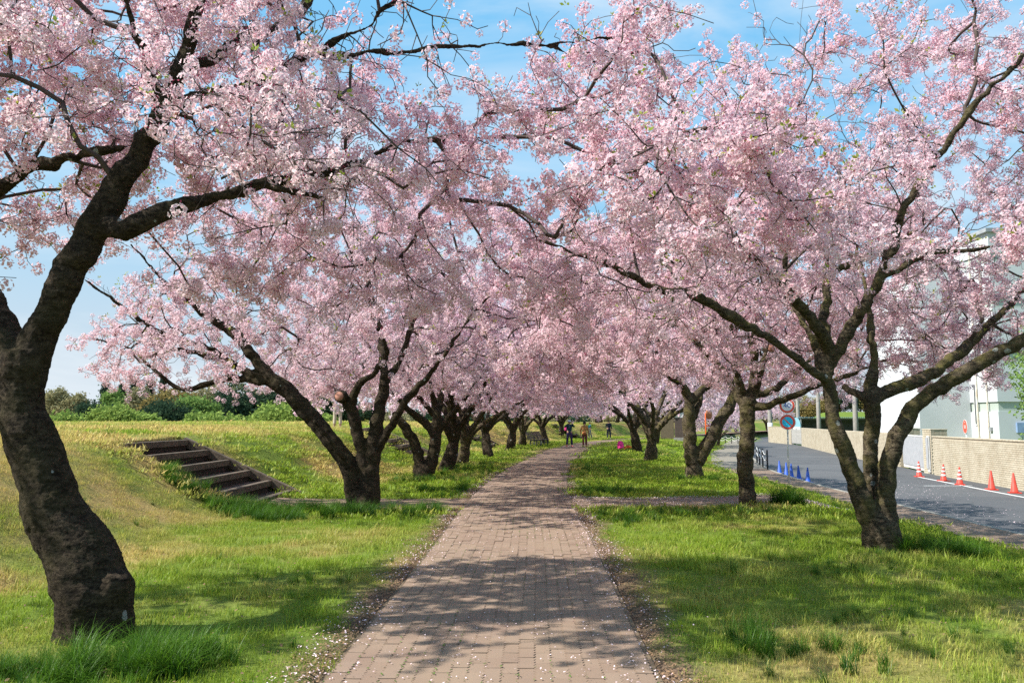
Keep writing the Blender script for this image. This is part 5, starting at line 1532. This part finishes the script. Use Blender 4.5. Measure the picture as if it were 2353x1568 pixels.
CONER = m_simple('cone_red', (.66, .055, .035), (.46, .075, .055), 7, .5, .03)
CONEB = m_simple('cone_blue', (.014, .085, .46), (.05, .10, .34), 7, .5, .03)
CONEW = m_simple('cone_white_band', (.74, .74, .74), None, 5, .45, .03)
def cone_mesh(mat, striped):
    out = {}
    mb = MB(); prof = [(.155, .035), (.12, .06), (.028, .69), (.022, .70)]; mb.lathe(prof, 20); out['cone_body'] = mb.mesh('cone_body', mat, True)
    mb = MB(); vs = []
    mb.box((0, 0, .0175), (.37, .37, .035)); out['cone_base'] = mb.mesh('cone_base', mat)
    if striped:
        for k, (a, b) in enumerate(((.20, .28), (.36, .44), (.52, .59))):
            ra = .12 - (a - .06) * .092 / .63; rb = .12 - (b - .06) * .092 / .63
            mb = MB(); mb.lathe([(ra + .002, a), (rb + .002, b)], 20); out['white_band%d' % k] = mb.mesh('white_band', CONEW, True)
    return out
CM = {('r', 0): cone_mesh(CONER, False), ('r', 1): cone_mesh(CONER, True), ('b', 0): cone_mesh(CONEB, False)}
def cone(key, x, y, z, label, group, rz, sc=1.0):
    t_ = thing('traffic_cone', label, 'traffic cone', (x, y, z), rz, group); t_.scale = (sc, sc, sc); t_.rotation_euler = (random.gauss(0, .014), random.gauss(0, .014), rz)
    for nm, me in CM[key].items():
        o = link_mesh(nm.rstrip('0123456789'), me, t_)
for k, (px, py, lab) in enumerate(((1961.6, 1207, 'small blue traffic cone farthest along the kerb'), (1980.5, 1213, 'second farthest small blue traffic cone at the kerb'), (1992, 1217, 'middle one of the five blue traffic cones'),
                                   (2012, 1223, 'blue traffic cone just left of the white sign pole'), (2034, 1229.6, 'blue traffic cone just right of the white sign pole'))):
    Y = 2040 * 2.48 / (py - 1077); X = (px - 1310.5) / 2040 * Y
    cone(('b', 0), max(X, float(rl_of(Y)) + .22), Y, -.905, lab, 'blue cones along the kerb', random.uniform(0, 1.5), .88)
for k, (px, py, st, lab) in enumerate(((2341, 1216.6, 1, 'striped red traffic cone in front of the white gate'), (2402.5, 1227, 1, 'striped red traffic cone at the start of the brick wall'), (2442.9, 1236.6, 1, 'striped red traffic cone beside the plain ones'),
                                       (2522.5, 1248.9, 0, 'plain red traffic cone, left one of the two without stripes'), (2579.7, 1257, 0, 'plain red traffic cone nearest the right edge'))):
    Y = 2040 * 2.5 / (py - 1077); X = (px - 1310.5) / 2040 * Y
    cone(('r', st), X, Y, -.905, lab, 'red cones along the wall', random.uniform(0, 1.5))

BOLL = m_simple('bollard_dark', (.045, .055, .065), (.07, .08, .09), 5, .5)
ROPE = m_simple('white_chain', (.62, .62, .60), (.45, .45, .43), 20, .6)
def chain_run(pts, h, label, sag=.16, two=True):
    f = thing('chain_fence', label, 'chain fence', tuple(pts[0]))
    o0 = Vector(pts[0])
    rel = [Vector(p) - o0 for p in pts]
    for p in rel:
        mb = MB(); mb.lathe([(.045, 0), (.045, h - .03), (.052, h - .02), (.05, h), (.02, h + .02)], 10, origin=tuple(p)); mb.build('post', BOLL, f, True)
    for zz in ((h - .06, h * .62) if two else (h - .06,)):
        for a, b_ in zip(rel[:-1], rel[1:]):
            ps = [a.lerp(b_, t) + Vector((0, 0, zz - 4 * sag * t * (1 - t))) for t in np.linspace(0, 1, 9)]
            mb = MB(); mb.tube([tuple(q) for q in ps], .025, 6); mb.build('chain', ROPE, f, True)
chain_run([(22.2 + .48 * k, 88.5 - .7 * k, -.82) for k in range(7)], .85, 'low chain fence of dark posts and white swags across the far pavement', .22)
chain_run([(float(rl_of(y)) - .18, y, -.79) for y in (40.2, 42.4, 44.6, 46.8)], .95, 'dark bollards linked by white chain at the kerb behind the straight trunked tree', .2)
w = T(1623, 1060)
ORANGE = m_simple('orange_post', (.62, .115, .02), (.55, .10, .02), 4, .45, .03)
mi = thing('convex_mirror', 'orange traffic mirror post with a rusty round mirror seen from behind', 'traffic mirror', tuple(w), R(38))
mh = (1060 - 950) / FQ * w[1]
mb = MB(); mb.lathe([(.045, -.1), (.045, mh - .03), (.02, mh)], 12); mb.build('post', ORANGE, mi, True)
mb = MB(); mb.tube([(0, 0, mh - .12), (.2, -.06, mh - .10), (.30, -.02, mh - .08)], .022, 8); mb.build('arm', ORANGE, mi, True)
mb = MB(); mb.box((.12, -.05, mh - .75), (.22, .1, .08)); mb.build('bracket', ORANGE, mi)
mb = MB(); prof = [(.02, -.11), (.16, -.09), (.27, -.03), (.31, .0), (.315, .03)]
vs = []; n = 28
for rr_, yy in prof:
    for k in range(n): a = 2 * PI * k / n; vs.append((.34 + rr_ * math.cos(a), yy, mh - .06 + rr_ * math.sin(a)))
fs = [(j * n + k, j * n + (k + 1) % n, (j + 1) * n + (k + 1) % n, (j + 1) * n + k) for j in range(4) for k in range(n)] + [tuple(range(n))]
mb.add(vs, fs); mb.build('mirror_back', m_simple('mirror_rust', (.42, .16, .07), (.30, .13, .07), 5, .6), mi, True)
mb = MB(); vs2 = [(.34 + .30 * math.cos(2 * PI * k / n), .032, mh - .06 + .30 * math.sin(2 * PI * k / n)) for k in range(n)] + [(.34, .06, mh - .06)]
mb.add(vs2, [(k, (k + 1) % n, n) for k in range(n)]); MIR = NT('mirror_face'); MIR.bsdf((.75, .77, .78), .05, metal=1.0); mb.build('mirror_face', MIR.mat, mi, True)

# hut, bench
hx, hy = 14.4, 69.0; hz = float(terrain(hx, hy))
hut = thing('garden_hut', 'small brown wooden hut with a pale gable behind the right row of trees', 'hut', (hx, hy, hz + .25), R(-12))
WOOD = m_simple('hut_board', (.095, .068, .058), (.055, .042, .038), 8, .85, rand=.25); WOODL = m_simple('hut_side', (.15, .115, .075), (.10, .08, .05), 7, .85)
bm_ = MB(); bm_.box((0, 0, 0), (.13, .03, 1.75)); bme = bm_.mesh('board', WOOD)
for k in range(12): link_mesh('board', bme, hut, loc=(-.3 + .137 * k, -.9 - random.uniform(0, .008), .9))
mb = MB(); mb.box((.42, 0, .9), (1.62, 1.72, 1.76)); mb.build('core', WOODL, hut)
mb = MB(); mb.box((-1.0, -.2, .85), (1.1, 1.3, 1.65)); mb.build('side_bay', WOODL, hut)
mb = MB(); mb.add([(-.42, -.93, 1.79), (1.26, -.93, 1.79), (.42, -.93, 2.65), (-.42, .9, 1.79), (1.26, .9, 1.79), (.42, .9, 2.65)], [(0, 1, 2), (5, 4, 3), (0, 3, 4, 1)]); mb.build('gable', m_simple('gable_white', (.62, .62, .62), None, 4, .8), hut)
mb = MB(); mb.box((-.05, 0, 2.27), (1.25, 2.1, .06), ry=R(-45.7)); mb.box((.89, 0, 2.27), (1.25, 2.1, .06), ry=R(45.7)); mb.build('roof', m_simple('hut_roof', (.10, .10, .11), None, 4, .7), hut)
mb = MB(); mb.box((.42, 0, -.08), (1.8, 1.9, .35)); mb.build('plinth', m_simple('plinth', (.30, .29, .27), None, 4, .9), hut)
BENCHW = m_simple('bench_wood', (.085, .062, .066), (.050, .038, .040), 12, .8, rand=.3)
bz = float(terrain(1.75, 51.8))
be = thing('park_bench', 'dark slatted park bench beside the path with four sloping seat backs', 'bench', (1.75, 51.8, bz + .02), R(-18))
for s_ in range(4):
    y0 = -1.55 + .8 * s_
    for k in range(5):
        mb = MB(); mb.box((-.30 - .028 * k - .02, y0 + .36, .50 + .095 * k), (.025, .70, .082), ry=R(-14)); mb.build('back_slat', BENCHW, be)
    for yy in (y0 + .08, y0 + .64):
        mb = MB(); mb.box((-.37, yy, .62), (.03, .05, .62), ry=R(-14)); mb.build('back_post', BOLL, be)
for k in range(5):
    mb = MB(); mb.box((-.22 + .105 * k, .02, .42), (.09, 3.1, .035)); mb.build('seat_slat', BENCHW, be)
for yy in (-1.3, -.45, .45, 1.3):
    mb = MB(); mb.box((-.2, yy, .19), (.06, .07, .42)); mb.box((.2, yy, .19), (.06, .07, .42)); mb.box((0, yy, .385), (.46, .07, .04)); mb.build('leg', BOLL, be)

# ------------------------------------------------------------------ people
SKIN = m_simple('skin', (.50, .30, .21), (.44, .25, .17), 6, .6, .03)
def skinned(name, V, E, Rd, mat, parent, sub=1, root=0):
    me = bpy.data.meshes.new(name); me.from_pydata(V, E, []); me.materials.append(mat)
    o = link_mesh(name, me, parent)
    o.modifiers.new('skin', 'SKIN').use_smooth_shade = True
    lay_ = me.skin_vertices[0].data if me.skin_vertices else None
    if lay_ is not None:
        for i, rr_ in enumerate(Rd): lay_[i].radius = rr_ if isinstance(rr_, tuple) else (rr_, rr_); lay_[i].use_root = (i == root)
    sm = o.modifiers.new('sub', 'SUBSURF'); sm.levels = sub; sm.render_levels = sub
    return o
def person(label, loc, rz, H, jacket, trousers, shoes, arms, legs, hair=(.02, .016, .014), hat=None, lean=0.0):
    """faces -Y; arms / legs give (elbow, wrist) and (knee, ankle) for each side"""
    p = thing('person', label, 'person', loc, rz); p.scale = (H / 1.65,) * 3
    V = [(0, 0, .93), (0, 0, 1.12), (0, -lean * .5, 1.30), (0, -lean, 1.44), (0, -lean - .005, 1.52), (0, -lean - .012, 1.585)]
    E = [(0, 1), (1, 2), (2, 3), (3, 4), (4, 5)]; Rd = [(.135, .105), (.12, .095), (.15, .105), (.055, .055), (.078, .088), (.070, .080)]
    def add(p_, par, r_): V.append(p_); E.append((par, len(V) - 1)); Rd.append(r_); return len(V) - 1
    JV = [(0, 0, .90), (0, 0, 1.10), (0, -lean * .5, 1.30), (0, -lean, 1.42)]; JE = [(0, 1), (1, 2), (2, 3)]; JR = [(.165, .125), (.145, .115), (.165, .12), (.075, .07)]
    TV = [(0, 0, 1.0), (0, 0, .92)]; TE = [(0, 1)]; TR = [(.135, .105), (.148, .118)]
    for sgn, (el, wr), (kn, an) in ((-1, arms[0], legs[0]), (1, arms[1], legs[1])):
        s_ = add((sgn * .165, -lean * .7, 1.375), 2, .058); e_ = add(el, s_, .042); w_ = add(wr, e_, .028)
        d = Vector(wr) - Vector(el); d.normalize(); side = d.cross(Vector((0, 1, .2))).normalized()
        pm = add(tuple(Vector(wr) + d * .06), w_, (.032, .018))
        for f in range(4): 
            b1 = add(tuple(Vector(wr) + d * (.10 + .004 * f) + side * (-.027 + .018 * f)), pm, .0085); add(tuple(Vector(wr) + d * (.135, .15, .145, .125)[f] + side * (-.029 + .019 * f) + Vector((0, -.018, 0))), b1, .0075)
        b1 = add(tuple(Vector(wr) + d * .05 - side * .038 + Vector((0, -.02, 0))), w_, .010); add(tuple(Vector(wr) + d * .085 - side * .045 + Vector((0, -.035, 0))), b1, .0085)
        h_ = add((sgn * .09, 0, .86), 0, .088); k_ = add(kn, h_, .058); a_ = add(an, k_, .040); add((an[0] + sgn * .015, an[1] - .15, .04), a_, .034)
        JV += [(sgn * .175, -lean * .7, 1.375), el, tuple(Vector(el).lerp(Vector(wr), .93))]; n = len(JV); JE += [(2, n - 3), (n - 3, n - 2), (n - 2, n - 1)]; JR += [.075, .058, .045]
        TV += [(sgn * .095, 0, .83), kn, (an[0], an[1], an[2] + .03)]; n = len(TV); TE += [(1, n - 3), (n - 3, n - 2), (n - 2, n - 1)]; TR += [.105, .078, .068]
        mb = MB(); a0 = Vector(an)
        mb.tube([(an[0], an[1] + .07, .045), (an[0] + sgn * .006, an[1] - .03, .055), (an[0] + sgn * .018, an[1] - .13, .042), (an[0] + sgn * .02, an[1] - .185, .032)], [.042, .050, .045, .022], 10); mb.build('shoe', shoes, p, True)
    skinned('body', V, E, Rd, SKIN, p, 2)
    skinned('jacket', JV, JE, JR, jacket, p, 2, 1); skinned('trousers', TV, TE, TR, trousers, p, 2)
    hc = Vector((0, -lean - .005, 1.56)); hm = m_simple('hair', hair, None, 20, .6)
    mb = MB(); vs = []; fs = []; n = 16
    for j in range(7):
        ph = PI / 2 - j * (PI * .62) / 6
        for k in range(n):
            a = 2 * PI * k / n; front = max(0, -math.sin(a)); ph2 = ph + front * .9 * (j / 6)
            vs.append((hc.x + .092 * math.cos(ph2) * math.cos(a), hc.y + .102 * math.cos(ph2) * math.sin(a) + .008, hc.z + .105 * math.sin(ph2) + .004))
    for j in range(6):
        for k in range(n): fs.append((j * n + k, (j + 1) * n + k, (j + 1) * n + (k + 1) % n, j * n + (k + 1) % n))
    mb.add(vs, fs); mb.build('hair', hm, p, True)
    mb = MB(); mb.tube([(0, hc.y - .088, 1.575), (0, hc.y - .110, 1.555), (0, hc.y - .098, 1.545)], [.008, .014, .010], 8); mb.build('nose', SKIN, p, True)
    for sx in (-.033, .033):
        mb = MB(); mb.lathe([(.004, 0), (.010, .004), (.010, .010), (.004, .014)], 8, origin=(sx, hc.y - .088, 1.578)); mb.build('eye', hm, p, True)
        mb = MB(); mb.tube([(sx * 2.65, hc.y + .01, 1.545), (sx * 2.75, hc.y + .012, 1.57), (sx * 2.65, hc.y + .01, 1.60)], [.010, .018, .012], 8); mb.build('ear', SKIN, p, True)
    if hat:
        hat_mat, brim = hat
        mb = MB(); o_ = (0, hc.y, 1.60)
        mb.lathe([(brim, -.01), (.105, .012), (.104, .05), (.085, .095), (.03, .118), (.004, .12)], 20, origin=o_); mb.build('hat', hat_mat, p, True)
    return p
def cloth(n, c, c2=None): return m_simple(n, c, c2, 16, .85, .1)
w = P(1308, 1025, 50.3)
person('walker in white hat and teal top raising a camera to take a picture', (w[0], 50.3, .0), R(6), 1.62, cloth('teal_dark_jacket', (.012, .07, .10), (.01, .025, .04)), cloth('purple_trousers', (.045, .03, .10), (.03, .02, .07)), cloth('pink_shoe', (.75, .20, .22)),
       (((-.31, -.12, 1.27), (-.09, -.30, 1.50)), ((.31, -.12, 1.27), (.09, -.30, 1.50))), (((-.13, -.02, .50), (-.17, .02, .085)), ((.13, -.02, .50), (.17, .02, .085))), hat=(cloth('white_hat', (.62, .72, .76)), .135))
cmr = thing('camera', 'small dark camera held up by the walker in the white hat', 'camera', (w[0] + .03, 50.3 - .38, 1.53), R(6))
mb = MB(); mb.box((0, 0, 0), (.12, .05, .08)); mb.build('camera_body', BOLL, cmr, bevel=.008); mb = MB(); mb.tube([(0, -.02, 0), (0, -.07, 0)], [.03, .028], 12); mb.build('lens', BOLL, cmr, True)
PINK = cloth('pink_nylon', (.70, .045, .26), (.60, .03, .22)); ORA = cloth('orange_nylon', (.62, .13, .03), (.52, .10, .03))
def rucksack(label, loc, rz, sc, mat, tilt=0.0):
    k = thing('rucksack', label, 'rucksack', loc, rz); k.scale = (sc,) * 3; k.rotation_euler = (tilt, 0, rz)
    mb = MB(); vs = []; fs = []; n = 16
    for j, (z, rx, ry) in enumerate(((0, .13, .07), (.03, .165, .10), (.18, .17, .115), (.32, .155, .10), (.42, .11, .07), (.45, .04, .03))):
        for q in range(n):
            a = 2 * PI * q / n; ca, sa = math.cos(a), math.sin(a); vs.append((rx * math.copysign(abs(ca) ** .7, ca), ry * math.copysign(abs(sa) ** .7, sa), z))
    for j in range(5):
        for q in range(n): fs.append((j * n + q, j * n + (q + 1) % n, (j + 1) * n + (q + 1) % n, (j + 1) * n + q))
    fs += [tuple(range(n - 1, -1, -1)), tuple(range(5 * n, 6 * n))]
    mb.add(vs, fs); mb.build('bag', mat, k, True)
    mb = MB(); mb.box((0, -.115, .15), (.22, .05, .2)); mb.build('pocket', mat, k, bevel=.02)
    for sx in (-.08, .08):
        mb = MB(); mb.tube([(sx, .09, .40), (sx * 1.25, .19, .32), (sx * 1.25, .18, .16), (sx, .09, .06)], .016, 6); mb.build('strap', BOLL, k, True)
    return k
rucksack('pink rucksack carried on the back of the walker in the white hat', (w[0] - .16, 50.3 + .22, 1.0), R(20), .8, PINK)
w = P(1343, 1025, 50.2)
person('walker in a dark cap, patterned orange brown jacket and brown trousers', (w[0], 50.2, 0), R(4), 1.52, cloth('ochre_jacket', (.42, .24, .085), (.30, .13, .04)), cloth('brown_trousers', (.17, .055, .04), (.10, .035, .03)), cloth('red_shoe', (.55, .06, .12)),
       (((-.26, .03, 1.12), (-.27, -.04, .88)), ((.25, .04, 1.12), (.25, .0, .87))), (((-.10, -.05, .50), (-.10, -.02, .085)), ((.11, .02, .49), (.12, .10, .085))), hat=(cloth('dark_cap', (.02, .02, .025)), .115))
bagp = thing('waist_bag', 'orange brown waist bag worn in front by the walker in the dark cap', 'bag', (w[0] - .03, 50.2 - .17, .86), R(4))
mb = MB(); mb.tube([(-.13, .02, 0), (-.08, 0, 0), (0, -.01, 0), (.08, 0, 0), (.13, .02, 0)], [.05, .085, .095, .085, .05], 10); mb.build('pouch', cloth('tan_pouch', (.45, .17, .05)), bagp, True)
mb = MB(); mb.box((0, -.105, .03), (.16, .012, .012)); mb.build('zip', BOLL, bagp)
w = P(1354, 1003, 80); z = float(terrain(w[0], 80))
person('woman with long dark hair in a teal jacket and grey trousers, side on', (6.8, 70, float(terrain(6.8, 70)) + .02), R(-70), 1.46, cloth('teal_jacket', (.015, .16, .19), (.012, .12, .15)), cloth('grey_trousers', (.22, .24, .23)), BOLL,
       (((-.20, -.14, 1.16), (-.14, -.34, 1.14)), ((.20, -.14, 1.16), (.14, -.34, 1.14))), (((-.09, -.05, .5), (-.09, -.02, .085)), ((.10, .06, .5), (.10, .18, .09))))
w = P(1397, 1005, 77)
person('man in dark navy clothes standing where the path bends', (8.7, 72, float(terrain(8.7, 72)) + .01), R(10), 1.62, cloth('navy_jacket', (.012, .018, .045)), cloth('dark_jeans', (.016, .024, .055)), BOLL,
       (((-.27, .08, 1.14), (-.20, -.10, 1.0)), ((.25, .04, 1.12), (.24, -.04, .88))), (((-.11, -.01, .5), (-.13, .02, .085)), ((.11, -.03, .5), (.13, -.02, .085))))
w = P(775, 972, 33.5); z = float(terrain(w[0], 33.5))
person('man in beige trousers and pale blue shirt standing on top of the bank', (w[0], 33.5, z - .01), R(190), 1.72, cloth('pale_blue_shirt', (.42, .50, .58), (.20, .24, .34)), cloth('beige_trousers', (.52, .44, .34), (.44, .36, .27)), cloth('tan_shoe', (.30, .22, .16)),
       (((-.24, .02, 1.14), (-.2, -.16, 1.0)), ((.24, .02, 1.14), (.2, -.16, 1.0))), (((-.10, -.01, .5), (-.12, .02, .085)), ((.10, -.02, .5), (.12, .0, .085))))
w = T(1426, 1033)
rucksack('bright pink rucksack lying on the grass beside the right row of trees', (w[0], w[1], w[2] + .02), R(10), 1.1, PINK, R(-12))
def heap(label, loc, mat, L, rz):
    k = thing('jacket', label, 'jacket', loc, rz)
    mb = MB(); mb.tube([(-L, 0, .03), (-L * .5, .04, .10), (0, .0, .16), (L * .5, .05, .10), (L, 0, .03)], [.04, .09, .12, .09, .04], 9); mb.build('cloth_body', mat, k, True)
    mb = MB(); mb.tube([(-L * .2, -.05, .12), (-L * .6, -.16, .05), (-L * .9, -.2, .03)], [.06, .05, .03], 8); mb.build('sleeve', mat, k, True)
heap('orange jacket heaped beside the pink rucksack on the grass', (w[0] + .42, w[1] + .12, w[2]), ORA, .34, .2)
